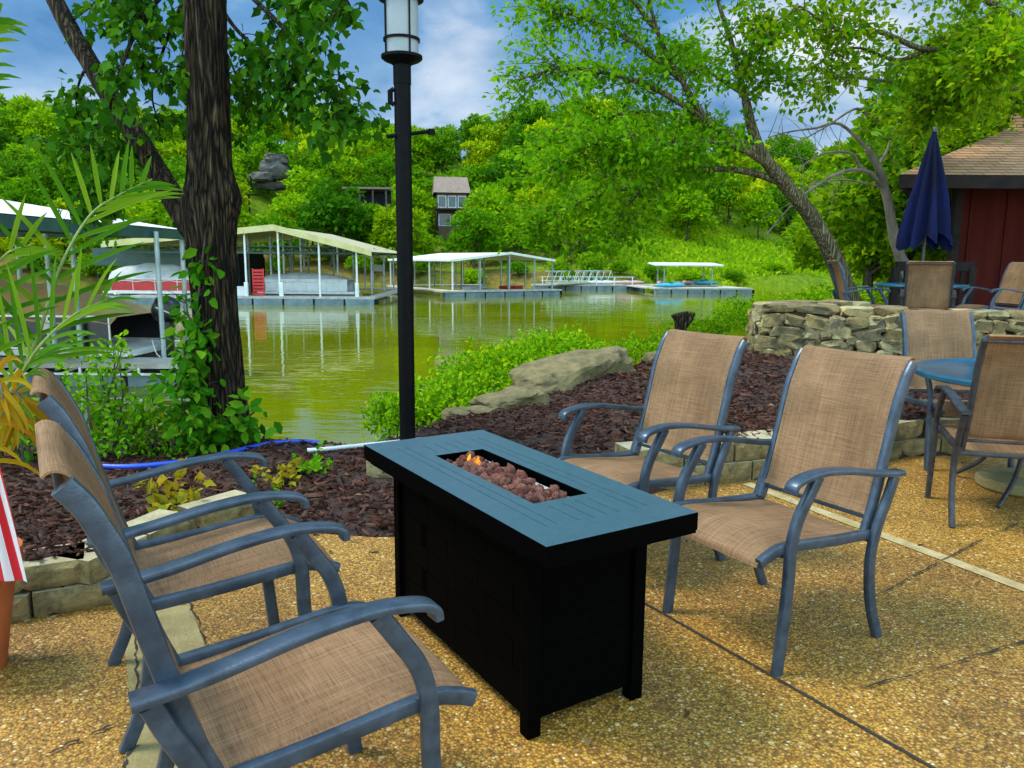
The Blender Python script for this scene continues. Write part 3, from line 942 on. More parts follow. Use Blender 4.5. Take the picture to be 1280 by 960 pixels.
o = ribbon([(0.30, 3.17), (.56, 2.79), (1.12, 1.87), (1.9, .6)], .013, .004).build('patio_joint', M['joint'])
tag(o, 'straight dark joint cut across the patio', 'patio joint', kind='structure')
b0, b1 = onz(1100, 668, 0)[:2], onz(1290, 740, 0)[:2]
dv = (b1 - b0)
o = ribbon([tuple(b0 - dv * 1.3), tuple(b0), tuple(b1), tuple(b1 + dv * 2.5)], .075, .004, .08).build('patio_band', M['band'])
tag(o, 'pale concrete band between patio slabs', 'patio band', kind='structure')
sl = [onz(*p, 0)[:2] for p in ((150, 758), (238, 758), (272, 850), (330, 990), (150, 990), (165, 900))]
o = MB().add([(x, y, .004) for x, y in sl], [tuple(range(len(sl)))]).build('patio_strip', M['plain_concrete'])
tag(o, 'smooth plain concrete strip set in the patio', 'patio strip', kind='structure')
cr = [((1080, 862), (1290, 800), .010), ((60, 945), (160, 900), .012), ((165, 785), (172, 900), .010), ((238, 756), (262, 815), .008), ((1095, 745), (1275, 655), .012),
      ((30, 830), (75, 823), .006), ((172, 900), (158, 960), .008)]
for a, b, amp in cr:
    o = ribbon(crack(onz(*a, 0)[:2], onz(*b, 0)[:2], 30, amp), .0055, .0075, .95).build('patio_crack', M['joint'])
    tag(o, 'thin wandering crack in the patio concrete', 'crack', 'cracks in the patio', 'structure')

# mulch chips lying on the bed
g = np.random.default_rng(3)
n_try = 110000
px_ = g.uniform(-6.5, 6, n_try); py_ = 2.3 + 7.2 * g.uniform(0, 1, n_try) ** 1.35
ok = (poly_sd(px_, py_, EDGE) > .01) & (poly_sd(px_, py_, CREST) < .15) & (np.abs(px_) < py_ * 1.1 + .8)
WALL = [(3.9, 8.95), (3.2, 8.6), (2.7, 8.3), (2.52, 7.98), (2.72, 7.70), (3.3, 7.40), (4.2, 7.05), (5.2, 6.8), (6.6, 6.6), (8.5, 6.5)]
ok &= poly_sd(px_, py_, WALL) < .1
px_, py_ = px_[ok], py_[ok]
# a few strays over the kerb onto the patio
P = np.stack([px_, py_, h_near(px_, py_) + g.uniform(.0, .018, len(px_))], 1)
ang = g.uniform(0, 2 * np.pi, len(P))
A = np.stack([np.cos(ang), np.sin(ang), g.normal(0, .25, len(P))], 1)
Nn = g.normal(0, .3, (len(P), 3)); Nn[:, 2] += 1
V, F = scatter(P, A, Nn, np.where(g.random(len(P)) < .06, g.uniform(.06, .10, len(P)), g.uniform(.014, .058, len(P))), 'chip')
o = np_mesh('mulch_chips', V, F, M['chip'])
tag(o, 'dark red brown shredded bark mulch covering the bed', 'mulch', kind='stuff')


gz = np.random.default_rng(15)
lx, ly = gz.uniform(-2.2, 4.5, 9000), gz.uniform(1.2, 8.0, 9000)
se_ = poly_sd(lx, ly, EDGE)
keep_ = ((se_ < -.02) & (gz.random(9000) < .012 + .30 * np.exp(se_ / .14))) | ((se_ > .1) & (poly_sd(lx, ly, CREST) < 0) & (poly_sd(lx, ly, WALL) < 0) & (gz.random(9000) < .03))
lx, ly, se_ = lx[keep_], ly[keep_], se_[keep_]
P = np.stack([lx, ly, np.where(se_ < 0, .009, h_near(lx, ly) + .02)], 1)
A = gz.normal(0, 1, (len(P), 3)); A[:, 2] *= .1
Nn = gz.normal(0, .2, (len(P), 3)); Nn[:, 2] += 1
V, F = scatter(P, A, Nn, np.where(gz.random(len(P)) < .25, gz.uniform(.03, .055, len(P)), gz.uniform(.010, .03, len(P))), 'oval')
tag(np_mesh('leaf_litter', V, F, M['litter']), 'scattered dry leaf bits and bark crumbs on the patio and mulch', 'litter', kind='stuff')


# ---------------------------------------------------------------- rocks, walls, kerbs
def ico(sub):
    bm = bmesh.new(); bmesh.ops.create_icosphere(bm, subdivisions=sub, radius=1)
    vs = np.array([v.co[:] for v in bm.verts]); fs = [tuple(v.index for v in f.verts) for f in bm.faces]
    bm.free(); return vs, fs


ICO = {k: ico(k) for k in (1, 2, 3, 4)}


def rock(mb, c, size, seed, sub=2, boxy=.55, rough=.16, rot=None, freq=1.6):
    vs, fs = ICO[sub]
    q = np.sign(vs) * np.abs(vs) ** boxy
    q = q / np.abs(q).max(0)
    out = []
    for v in q:
        v = Vector(v)
        k = 1 + rough * mnoise.noise(v * freq + Vector((seed * 7.3, seed * 3.1, seed))) * 2
        if sub > 2: k += rough * .5 * mnoise.noise(v * freq * 3.3 + Vector((seed, seed * 2, 0)))
        v = Vector((v.x * size[0] / 2 * k, v.y * size[1] / 2 * k, v.z * size[2] / 2 * k))
        if rot is not None: v = rot @ v
        out.append(v + Vector(c))
    mb.add(out, fs)


def path_frame(line):
    """arc-length sampler of a polyline: s -> (x, y, tangent angle)"""
    pts = [Vector((p[0], p[1])) for p in line]
    L = [0]
    for a, b in zip(pts[:-1], pts[1:]): L.append(L[-1] + (b - a).length)

    def f(s):
        s = min(max(s, 0), L[-1] - 1e-6)
        for i in range(len(pts) - 1):
            if s <= L[i + 1]:
                t = (s - L[i]) / (L[i + 1] - L[i])
                p = pts[i].lerp(pts[i + 1], t); d = pts[i + 1] - pts[i]
                return p.x, p.y, math.atan2(d.y, d.x)
    return f, L[-1]


# dry stone wall round the upper terrace
fw, LW = path_frame([tuple(p[:2]) for p in catmull([(x, y, 0) for x, y in WALL], 5)])
wall = thing('stone_wall', 'rough field stone retaining wall curving round the raised terrace', 'stone wall', (WALL[3][0], WALL[3][1], .4))
core = MB(); vs = []
NS = 60
for i in range(NS + 1):
    x, y, a = fw(LW * i / NS)
    nx, ny = math.sin(a), -math.cos(a)       # outer side is right of the path
    for off, z in ((.0, .15), (.0, .84), (-.30, .84), (-.30, .15)):
        vs.append((x + nx * (off - .06) - WALL[3][0], y + ny * (off - .06) - WALL[3][1], z - .4))
core.add(vs, [(4 * i + k, 4 * i + 4 + k, 4 * i + 4 + (k + 1) % 4, 4 * i + (k + 1) % 4) for i in range(NS) for k in range(4)] + [(0, 1, 2, 3), (4 * NS + 3, 4 * NS + 2, 4 * NS + 1, 4 * NS)])
core.build('mortar_core', M['mortar'], wall, fix=True)
st = MB(); caps = MB()
seed = 1
rows = [(.30, .13), (.42, .13), (.535, .11), (.645, .12), (.755, .11)]
for ri, (zc, hh) in enumerate(rows):
    s = random.uniform(0, .1)
    while s < LW - .05:
        L_ = random.choice((.10, .13, .17, .20, .24, .29)) * random.uniform(.85, 1.15)
        x, y, a = fw(s + L_ / 2)
        nx, ny = math.sin(a), -math.cos(a)
        hz = hh * random.uniform(.95, 1.4)
        rot = Matrix.Rotation(a, 3, 'Z') @ Matrix.Rotation(random.uniform(-.22, .22), 3, 'Y')
        rock(st, (x - nx * .03 - WALL[3][0], y - ny * .03 - WALL[3][1], zc + random.uniform(-.025, .025) - .4), (L_ * 1.04, .17, hz * 1.03), seed, 3, .42, .20, rot, 1.3)
        seed += 1; s += L_ * .98
s = 0
while s < LW - .05:
    L_ = random.uniform(.2, .42)
    x, y, a = fw(s + L_ / 2)
    nx, ny = math.sin(a), -math.cos(a)
    rot = Matrix.Rotation(a + random.uniform(-.1, .1), 3, 'Z') @ Matrix.Rotation(random.uniform(-.06, .06), 3, 'Y')
    rock(caps, (x - nx * .17 - WALL[3][0], y - ny * .17 - WALL[3][1], .855 + random.uniform(-.02, .02) - .4), (L_, .40, .10), seed, 2, .5, .14, rot)
    seed += 1; s += L_ * .97
st.build('stone_face', M['stone'], wall, auto=28)
caps.build('coping', M['stone'], wall, auto=28)

ter = MB()
ter.prism([(2.75, 8.0), (3.4, 7.55), (4.3, 7.2), (5.3, 6.95), (6.7, 6.78), (15, 6.7), (15, 12.9), (6.6, 12.9), (6.0, 11.6), (4.6, 10.6), (3.9, 8.8), (3.2, 8.45)], .1, .35)
tag(ter.build('terrace', M['terrace']), 'raised concrete terrace behind the stone wall', 'terrace', kind='structure')


def block_wall(name, label, line, courses, z0, bl, depth, bh, seed):
    f_, L = path_frame(line)
    x0, y0, _ = f_(L / 2)
    root = thing(name, label, 'retaining wall', (x0, y0, z0))
    for c in range(courses):
        s = -bl * .5 * (c % 2)
        top = c == courses - 1
        b_ = MB()
        while s < L:
            l_ = bl * random.uniform(.92, 1.05)
            x, y, a = f_(s + l_ / 2)
            nx, ny = -math.sin(a), math.cos(a)
            off = depth * .5 + c * .018
            rot = Matrix.Rotation(a, 3, 'Z')
            # rough split face in front: a little grid pushed in and out
            nu, nv = 9, 5
            vs = []
            for iv in range(nv):
                for iu in range(nu):
                    u = (iu / (nu - 1) - .5) * (l_ - .012); v = iv / (nv - 1) * (bh - .006)
                    e = min(iu, nu - 1 - iu, iv, nv - 1 - iv)
                    d_ = -depth / 2 - (.006 + .022 * (mnoise.noise(Vector((u * 22 + seed, v * 22, s * 5))) * .5 + .5)) * (1 if e > 0 else .25)
                    vs.append(rot @ Vector((u, d_, v)))
            back = [rot @ Vector((q, depth / 2, z)) for q, z in ((-l_ / 2 + .006, 0), (l_ / 2 - .006, 0), (l_ / 2 - .006, bh - .006), (-l_ / 2 + .006, bh - .006))]
            ofs = Vector((x + nx * off - x0, y + ny * off - y0, c * bh))
            fs = [(r_ * nu + q, r_ * nu + q + 1, (r_ + 1) * nu + q + 1, (r_ + 1) * nu + q) for r_ in range(nv - 1) for q in range(nu - 1)]
            k = nu * nv
            fs.append(tuple([(nv - 1) * nu + q for q in range(nu)] + [k + 2, k + 3]))       # top
            fs.append((0, k, k + 3) + tuple(iv * nu for iv in range(nv - 1, 0, -1)))
            fs.append(tuple(iv * nu + nu - 1 for iv in range(nv)) + (k + 2, k + 1))
            fs.append((k + 1, k, k + 3, k + 2)[::-1])
            b_.add([q + ofs for q in vs + back], fs)
            s += l_
        ob = b_.build('coping_course' if top else 'block_course', M['block'], root, fix=True)
        ob.data.materials.append(M['blocktop'])
        for p in ob.data.polygons:
            if p.normal.z > .8: p.material_index = 1
    return root


block_wall('block_wall', 'low split face concrete block wall beside the flag', [(-3.2, 2.22), (-2.6, 2.42), (-1.84, 2.66), (-1.57, 2.80), (-1.44, 3.2), (-1.22, 3.52)], 2, 0.0, .31, .2, .1, 3)
block_wall('stone_edging', 'low two course block edging along the mulch behind the fire table', [(.86, 4.36), (1.49, 4.59), (2.1, 4.85), (2.79, 5.21), (4.5, 5.5), (7, 5.7)], 2, 0.0, .34, .22, .125, 9)

# limestone boulders on the crest
def boulder(label, px, py, d, size, rz, seed, rough=.22, tilt=0.0):
    p = at(px, py, d)
    mb = MB()
    vs, fs = ICO[4]
    rot = Matrix.Rotation(rz, 3, 'Z') @ Matrix.Rotation(tilt, 3, 'Y')
    out = []
    for v in vs:
        q = np.sign(v) * np.abs(v) ** .62
        v = Vector(q)
        k = 1 + rough * mnoise.noise(v * 1.3 + Vector((seed, 0, 0))) * 1.6
        lay = .055 * abs(math.sin(v.z * 6 + v.x * .8 + 2.5 * mnoise.noise(v * 2.2))) ** .5 + .07 * mnoise.noise(v * 4 + Vector((0, seed, 0))) + .05 * mnoise.noise(v * 9) + .03 * mnoise.noise(v * 19)
        lay -= .09 * max(0, .35 - abs(mnoise.noise(v * 2.6 + Vector((seed, 5, 0))) * 3))
        out.append(rot @ Vector((v.x * size[0] / 2 * (k + lay), v.y * size[1] / 2 * (k + lay), v.z * size[2] / 2 * (k * .8 + .2 + lay * .6))))
    mb.add(out, fs)
    o = mb.build('boulder', M['limestone'], auto=24)
    o.location = p
    tag(o, label, 'rock', 'limestone rocks on the bank')
    return o


boulder('long layered limestone boulder between the green bush and the mulch', 712, 476, 7.0, (1.25, .55, .42), R(38), 4.2, tilt=R(-9))
boulder('low pale limestone slab half buried below the long boulder', 640, 503, 6.25, (.62, .4, .20), R(40), 9.7, tilt=R(-6))
boulder('small flat limestone nearest the lamp post', 588, 520, 5.9, (.42, .3, .13), R(42), 2.1)
boulder('small upright grey stone at the top of the mulch by the stump', 822, 452, 8.3, (.28, .22, .2), R(20), 6.6)
boulder('small mossy stone by the end of the blue hose', 405, 566, 5.0, (.24, .16, .10), R(10), 5.5)


# ================================================================== FURNITURE
def bar(mb, pts, wid, thk, sub=5, r=.28):
    """rounded rectangular tube along points (x, y, z); wid is across (local y), thk in the side plane"""
    P = catmull(pts, sub) if sub else [Vector(p) for p in pts]
    n = 12
    prof = []
    rr = min(wid, thk) * r
    for cx_, cy_, a0 in ((wid / 2 - rr, thk / 2 - rr, 0), (-wid / 2 + rr, thk / 2 - rr, 90), (-wid / 2 + rr, -thk / 2 + rr, 180), (wid / 2 - rr, -thk / 2 + rr, 270)):
        for k in range(3):
            a = R(a0 + 45 * k)
            prof.append((cx_ + rr * math.cos(a), cy_ + rr * math.sin(a)))
    vs = []
    for i, p in enumerate(P):
        t = (P[min(i + 1, len(P) - 1)] - P[max(i - 1, 0)]).normalized()
        lat = Vector((0, 1, 0)); lat = (lat - t * lat.dot(t))
        lat = lat.normalized() if lat.length > .2 else Vector((1, 0, 0))
        nb = t.cross(lat)
        vs += [p + lat * u + nb * v for u, v in prof]
    fs = []
    for i in range(len(P) - 1):
        for k in range(n):
            k2 = (k + 1) % n
            fs.append((i * n + k, i * n + k2, (i + 1) * n + k2, (i + 1) * n + k))
    fs.append(tuple(range(n - 1, -1, -1))); e = (len(P) - 1) * n; fs.append(tuple(range(e, e + n)))
    mb.add(vs, fs)
    return mb


T0 = .26       # local x of the front foot; t is measured backwards from it


def tz(t, y, z): return (T0 - t, y, z)


BACK = [(.445, .40), (.482, .50), (.530, .68), (.568, .83), (.594, .895), (.616, .942), (.642, .978)]
SEAT = [(.462, .392), (.36, .398), (.22, .415), (.08, .432), (.0, .432), (-.050, .419), (-.092, .398)]


def make_chair(name, label, fr, group):
    root = thing(name, label, 'patio chair', group=group)
    HW = .262
    for s in (1, -1):
        y = s * HW
        bar(MB(), [tz(0, y, 0), tz(.014, y, .15), tz(.026, y, .30), tz(.030, y, .43), tz(.052, y, .515), tz(.095, y, .585), tz(.138, y, .650)], .026, .040).build('leg', fr, root, auto=40)
        bar(MB(), [tz(.525, y, 0), tz(.478, y, .11), tz(.452, y, .22), tz(.448, y, .33), tz(.474, y, .43), tz(.520, y, .53), tz(.545, y, .592)], .026, .038).build('leg', fr, root, auto=40)
        bar(MB(), [tz(.012, y, .612), tz(.018, y, .634), tz(.055, y, .650), tz(.15, y, .660), tz(.28, y, .648), tz(.42, y, .622), tz(.52, y, .608), tz(.575, y, .604)], .048, .020).build('armrest', fr, root, auto=40)
        y2 = s * (HW - .030)
        bar(MB(), [tz(a, y2, b) for a, b in BACK], .024, .040).build('back_rail', fr, root, auto=40)
        bar(MB(), [tz(.47, y2 + s * .012, .392), tz(.25, y2 + s * .012, .405), tz(.03, y2 + s * .012, .424), tz(-.040, y2 + s * .006, .409), tz(-.088, y2 + s * .006, .389)], .024, .036).build('seat_rail', fr, root, auto=40)
    for p0, zz_, hw, th in ((.03, .395, HW, .022), (.455, .375, HW, .022), (.465, .445, HW - .03, .014), (.645, .966, HW - .03, .016)):
        bar(MB(), [(T0 - p0, -hw, zz_), (T0 - p0, hw, zz_)], th, th, 0).build('crossbar', fr, root, auto=40)

    def cloth(nm, prof, sag, up, wy):
        P = [Vector((T0 - a, 0, b)) for a, b in prof]
        P = catmull(P, 6)
        n = len(P); m = 14
        nors = []
        for i in range(n):
            t = (P[min(i + 1, n - 1)] - P[max(i - 1, 0)]).normalized()
            nors.append(Vector((t.z, 0, -t.x)) * up)
        top, bot = [], []
        for i in range(n):
            u = i / (n - 1)
            for k in range(m + 1):
                w_ = k / m * 2 - 1
                d_ = -sag * (1 - w_ * w_) * math.sin(math.pi * u) ** .7
                q = P[i] + nors[i] * (.014 + d_) + Vector((0, w_ * wy, 0))
                top.append(q); bot.append(q - nors[i] * .004)
        mb = MB(); W_ = m + 1
        off = n * W_
        fs = []
        for i in range(n - 1):
            for k in range(m):
                a = i * W_ + k
                fs.append((a, a + 1, a + W_ + 1, a + W_)); fs.append((off + a, off + a + W_, off + a + W_ + 1, off + a + 1))
        for i in range(n - 1):
            a = i * W_; fs.append((a, a + W_, off + a + W_, off + a)); a += m; fs.append((a + W_, a, off + a, off + a + W_))
        for k in range(m):
            fs.append((k + 1, k, off + k, off + k + 1)); a = (n - 1) * W_ + k; fs.append((a, a + 1, off + a + 1, off + a))
        mb.add(top + bot, fs)
        mb.build(nm, M['sling'], root, auto=60, fix=True)

    cloth('back_sling', [(.462, .455)] + BACK[1:-1] + [(.636, .978), (.652, .988), (.662, .982)], .008, 1, HW - .038)
    cloth('seat_sling', [(a, b + .006) for a, b in SEAT] + [(-.106, .382)], .014, 1, HW - .026)
    return root


CH = 'sling chairs round the fire table'
chairA = make_chair('patio_chair', 'slate framed tan sling chair, nearer of the two right of the fire table', M['frame'], CH)
chairA.location = (.961, 2.682, 0); chairA.rotation_euler.z = R(210.5)


def chair(x, y, z, deg, label, group=CH, src=None):
    c = copy_tree(src or chairA)
    c.location = (x, y, z); c.rotation_euler = (0, 0, R(deg)); c['label'] = label; c['group'] = group
    return c


chair(.583, 3.367, 0, 214, 'slate framed tan sling chair behind the fire table, backed by the mulch bed')
chair(-.502, 1.556, 0, 32.5, 'sling chair in the near left corner, closest of all the chairs')
chair(-.952, 2.27, 0, 30.5, 'sling chair left of the fire table just in front of the low block wall')
G2 = 'sling chairs at the blue round table'
chair(2.975, 5.08, 0, 266, 'tan sling chair facing forward between the blue round table and the stone wall', G2)
dk = make_chair('patio_chair', 'dark framed sling chair seen from behind, drawn up to the blue round table', M['frame_dark'], G2)
dk.location = (2.57, 3.93, 0); dk.rotation_euler.z = R(74)
G3 = 'sling chairs on the upper terrace'
chair(4.86, 9.05, .35, 62, 'dark framed sling chair on the terrace with its back squarely towards the wall', G3, dk)
chair(6.32, 10.15, .35, 186, 'pale sling chair on the terrace in front of the red brown hut wall', G3)
chair(4.52, 10.0, .35, -8, 'sling chair on the terrace seen edge on beside the leaning tree', G3)


def round_table(loc, r, label):
    root = thing('round_table', label, 'patio table', loc)
    MB().lathe([(0, .700), (r * .6, .702), (r - .05, .706), (r - .035, .716), (r - .012, .716), (r, .706), (r, .686), (r - .012, .678), (r - .03, .686), (0, .690)], n=48, cap=False).build('tabletop', M['blue_table'], root, auto=40)
    ap = MB(); ap.lathe([(r * .55, .686), (r * .55, .665), (r * .53, .665), (r * .53, .686)], n=32, cap=False); ap.build('apron', M['frame_dark'], root, auto=40)
    for k in range(4):
        a = R(35 + 90 * k)
        c_, s_ = math.cos(a), math.sin(a)
        pr = [(r * .55, .675), (r * .50, .60), (r * .36, .45), (r * .33, .30), (r * .44, .14), (r * .62, .035), (r * .68, .012)]
        MB().tube(catmull([(q * c_, q * s_, z) for q, z in pr], 5), .013, 8).build('leg', M['frame_dark'], root, auto=50)
    rg = MB(); rg.lathe([(r * .34, .30), (r * .34, .315), (r * .325, .315), (r * .325, .30)], n=32, cap=False); rg.build('ring', M['frame_dark'], root, auto=40)
    return root


round_table((3.06, 4.33, 0), .70, 'round teal blue metal table between two sling chairs at the right edge')
round_table((5.24, 9.95, .35), .55, 'small round table on the terrace under the folded blue umbrella')
ub = MB(); ub.lathe([(.0, 0), (.23, 0), (.245, .015), (.245, .05), (.23, .065), (.06, .075), (.045, .09), (.032, .10), (.032, .30), (.025, .30)], n=36)
o = ub.build('umbrella_base', M['plain_concrete'], auto=40); o.location = (3.06, 4.45, .002)
tag(o, 'round concrete umbrella base standing under the blue round table', 'umbrella base')

# closed umbrella
um = thing('patio_umbrella', 'closed navy blue patio umbrella standing through the terrace table', 'umbrella', (5.24, 9.95, .35))
MB().tube([(0, 0, .02), (0, 0, 2.60)], .019, 10).build('pole', M['frame_dark'], um, auto=50)
cv = MB(); nf = 48; prof = [(2.60, .02), (2.50, .045), (2.30, .085), (2.05, .125), (1.8, .17), (1.55, .205), (1.36, .235), (1.24, .245)]
vs = []
for i, (z, r) in enumerate(prof):
    for k in range(nf):
        a = 2 * math.pi * k / nf
        fold = 1 + .38 * math.cos(8 * a + .35 * i * .3) * min(1, i / 3) + .06 * math.sin(3 * a + i)
        dz = .07 * math.cos(8 * a) * (i / 7) ** 2 + .05 * math.sin(a * 2 + 1) * (i / 7) ** 2
        vs.append((r * fold * math.cos(a) * 1.05, r * fold * math.sin(a) * .9, z - dz))
cv.add(vs, [(i * nf + k, i * nf + (k + 1) % nf, (i + 1) * nf + (k + 1) % nf, (i + 1) * nf + k) for i in range(len(prof) - 1) for k in range(nf)])
cv.build('canopy', M['umbrella'], um, smooth=True)
MB().lathe([(.03, 2.59), (.035, 2.62), (.02, 2.65), (0, 2.66)], n=12).build('finial', M['frame_dark'], um, auto=40)
tie = MB(); tie.lathe([(.20, 1.78), (.205, 1.80), (.205, 1.82), (.20, 1.84)], n=24, cap=False)

# ---------------------------------------------------------------- fire table
cL, cB, cR, cN = [onz(*p, .63)[:2] for p in ((455, 556), (603, 537), (872, 640), (683, 684))]
cen = (cL + cB + cR + cN) / 4
uv_ = (cL - cN) / np.linalg.norm(cL - cN)
FT = thing('fire_table', 'black metal fire table with a blue grey slatted top and a lava rock burner', 'fire table', (cen[0], cen[1], 0), math.atan2(uv_[1], uv_[0]))
TL, TW, TH = 1.233, .520, .63
# tabletop as cells: hole in the middle, thin grooves along the length
hx0, hx1, hy0, hy1 = -.315, .33, -.098, .098
gro = [.175, .140, -.140, -.175]
gro2 = [.07, .022, -.025, -.07]
xs_ = sorted({-TL / 2, TL / 2, hx0, hx1, -.50, .50, -.40, .40, hx0 - .035, hx1 + .035})
ysl = {-TW / 2, TW / 2, hy0, hy1}
for q in gro + gro2: ysl |= {q - .0014, q + .0014}
ys_ = sorted(ysl)
top = MB()


def cell_z(xm, ym):
    if hx0 < xm < hx1 and hy0 < ym < hy1: return None
    if any(abs(ym - q) < .0015 for q in gro) and abs(xm) < .50: return TH - .003
    if any(abs(ym - q) < .0015 for q in gro2) and (hx1 + .035 < xm < .50 or -.50 < xm < hx0 - .035): return TH - .003
    return TH


bot = TH - .052
nx_, ny_ = len(xs_) - 1, len(ys_) - 1
Zc = [[cell_z((xs_[i] + xs_[i + 1]) / 2, (ys_[j] + ys_[j + 1]) / 2) for j in range(ny_)] for i in range(nx_)]
for i in range(nx_):
    for j in range(ny_):
        x0, x1, y0, y1 = xs_[i], xs_[i + 1], ys_[j], ys_[j + 1]
        z = Zc[i][j]
        if z is not None:
            top.add([(x0, y0, z), (x1, y0, z), (x1, y1, z), (x0, y1, z)], [(0, 1, 2, 3)])
        for (i2, j2, a, b) in ((i + 1, j, (x1, y0), (x1, y1)), (i, j + 1, (x1, y1), (x0, y1)), (i - 1, j, (x0, y1), (x0, y0)), (i, j - 1, (x0, y0), (x1, y0))):
            inside = 0 <= i2 < nx_ and 0 <= j2 < ny_
            z2 = Zc[i2][j2] if inside else None
            if z is None: continue
            lo = (bot if z2 is None else z2)
            if lo < z - 1e-6:
                top.add([(*a, z), (*a, lo), (*b, lo), (*b, z)], [(0, 1, 2, 3)])
top_o = top.build('tabletop', M['table_top'], FT)
top_o.data.materials.append(M['black'])
for p in top_o.data.polygons:
    p.material_index = 1 if (abs(p.normal.z) < .5 and min(top_o.data.vertices[i].co.z for i in p.vertices) < bot + .001) else 0
rim = MB()
for sx in (-1, 1):
    rim.box((sx * (TL / 2 - .03), 0, bot - .004), (.06, TW - .01, .008))
for sy in (-1, 1):
    rim.box((0, sy * (TW / 2 - .03), bot - .0042), (TL - .125, .06, .0076))
rim.build('rim', M['black'], FT)
# burner pan
pan = MB()
pz = TH - .062
for (a, b, c_, d_) in (((hx0 + .012, hy0 + .012), (hx1 - .012, hy0 + .012), (hx1 - .012, hy1 - .012), (hx0 + .012, hy1 - .012)),):
    rng_ = [a, b, c_, d_]
    o_ = [(x, y, TH - .030) for x, y in rng_]; i_ = [(x * .96, y * .86, pz) for x, y in rng_]
    pan.add(o_ + i_, [(k, (k + 1) % 4, 4 + (k + 1) % 4, 4 + k) for k in range(4)] + [(4, 5, 6, 7)])
pan.build('burner_pan', M['steel'], FT)
MB().tube([(hx0 + .12, 0, pz + .012), (hx1 - .12, 0, pz + .012)], .008, 10).build('burner_tube', M['steel'], FT, auto=50)
# body: base frame, slotted panels, feet
BL, BW = .925, .42
bx0 = -.005
body = MB(); body.box((bx0, 0, (.045 + bot) / 2 - .004), (BL - .03, BW - .03, bot - .045 - .012)); body.build('cabinet', M['black'], FT)
for sx in (-1, 1):
    for sy in (-1, 1):
        lg = MB(); lg.box((bx0 + sx * (BL / 2 - .022), sy * (BW / 2 - .022), bot / 2 - .004), (.044, .044, bot - .009)); lg.build('leg', M['black'], FT, bevel=.003)
for sy in (-1, 1):
    pn = MB()
    for r_ in range(6):
        for c_ in range(4):
            wv = (BL - .11) / 4
            pn.box((bx0 - (BL - .11) / 2 + wv * (c_ + .5) + (wv * .25 if r_ % 2 else -.0) * (1 if c_ < 3 else 0), sy * (BW / 2 - .0144), .095 + r_ * .082 + .036), (wv - .003, .0015, .079))
    pn.build('side_panel', M['black'], FT)
for sx in (-1, 1):
    pn = MB()
    for r_ in range(6):
        pn.box((bx0 + sx * (BL / 2 - .0144), 0, .095 + r_ * .082 + .036), (.0015, BW - .11, .079))
    pn.build('end_panel', M['black'], FT)
# lava rocks filling the pan
lv0 = None
gl = np.random.default_rng(11)
lav = []
for k in range(8):
    mb = MB(); rock(mb, (0, 0, 0), (.034, .029, .026), 20 + k, 2, .75, .26, None, 2.2)
    me = mb.build('lava_rock', M['lava'], auto=60); lav.append(me)
spots = []
for t in range(4000):
    x, y = gl.uniform(hx0 + .05, hx1 - .03), gl.uniform(hy0 + .022, hy1 - .022)
    if (x > .235 and gl.random() < .9) or (y < -.048 and gl.random() < .85): continue
    if all((x - a) ** 2 + (y - b) ** 2 > .0235 ** 2 for a, b in spots): spots.append((x, y))
    if len(spots) >= 105: break
ca, sa = math.cos(FT.rotation_euler.z), math.sin(FT.rotation_euler.z)
used = set()
for i, (x, y) in enumerate(spots):
    src = lav[i % 8]
    ob = src if i < 8 else src.copy()
    if i >= 8: COL.objects.link(ob)
    ob.location = (cen[0] + ca * x - sa * y, cen[1] + sa * x + ca * y, pz + .022 + gl.uniform(0, .013) + .012 * (1 - (y / .09) ** 2))
    ob.rotation_euler = tuple(gl.uniform(0, 6, 3)); k_ = gl.uniform(.6, 1.4); ob.scale = (k_, k_, k_)
    tag(ob, 'small red brown lava rock lying in the steel pan of the fire table', 'lava rock', 'lava rocks in the burner pan')
for (x, y, hgt, lb) in ((.20, .01, .055, 'tallest orange gas flame at the far end of the burner'), (.05, -.005, .028, 'small orange flame midway along the lava rocks'), (-.10, .0, .026, 'lowest orange flame at the near end of the lava rocks')):
    fl = MB()
    for q in range(5):
        ox, oy = gl.uniform(-.018, .018), gl.uniform(-.012, .012)
        hh = hgt * gl.uniform(.6, 1.0)
        fl.tube([(ox, oy, 0), (ox + .004, oy, hh * .35), (ox - .003, oy + .003, hh * .7), (ox + .002, oy, hh)], [.007, .011, .007, .001], 8)
    ob = fl.build('flame', M['flame'], smooth=True)
    ob.location = (cen[0] + ca * x - sa * y, cen[1] + sa * x + ca * y, pz + .03)
    tag(ob, lb, 'flame', 'flames on the burner')

# ---------------------------------------------------------------- lamp post
LP = at(509.5, 545, 4.53)
lp = thing('lamp_post', 'tall black lamp post with a frosted cylinder lantern behind the fire table', 'lamp post', (LP[0], LP[1], 0))
MB().box((-.04, -.02, .05), (.36, .34, .30)).build('footing', M['plain_concrete'], lp, bevel=.015)
MB().tube([(0, 0, .18), (0, 0, 2.33)], .047, 20).build('pole', M['pole'], lp, auto=40)
lan = MB()
lan.lathe([(.05, 2.30), (.05, 2.40), (.062, 2.41), (.10, 2.425), (.115, 2.437), (.115, 2.452), (.095, 2.457), (.0, 2.457)], n=32)
lan.lathe([(.125, 2.745), (.125, 2.765), (.118, 2.79), (.06, 2.83), (.0, 2.84)], n=32)
lan.lathe([(.098, 2.528), (.102, 2.528), (.102, 2.543), (.098, 2.543)], n=32, cap=False)
for k in range(4):
    a = R(35 + 90 * k)
    lan.box((.0985 * math.cos(a), .0985 * math.sin(a), 2.60), (.008, .008, .30))
lan.build('lantern', M['pole'], lp, auto=40)
MB().lathe([(0, 2.455), (.093, 2.458), (.093, 2.746), (0, 2.75)], n=32).build('lamp_glass', M['glass_frost'], lp, auto=40)
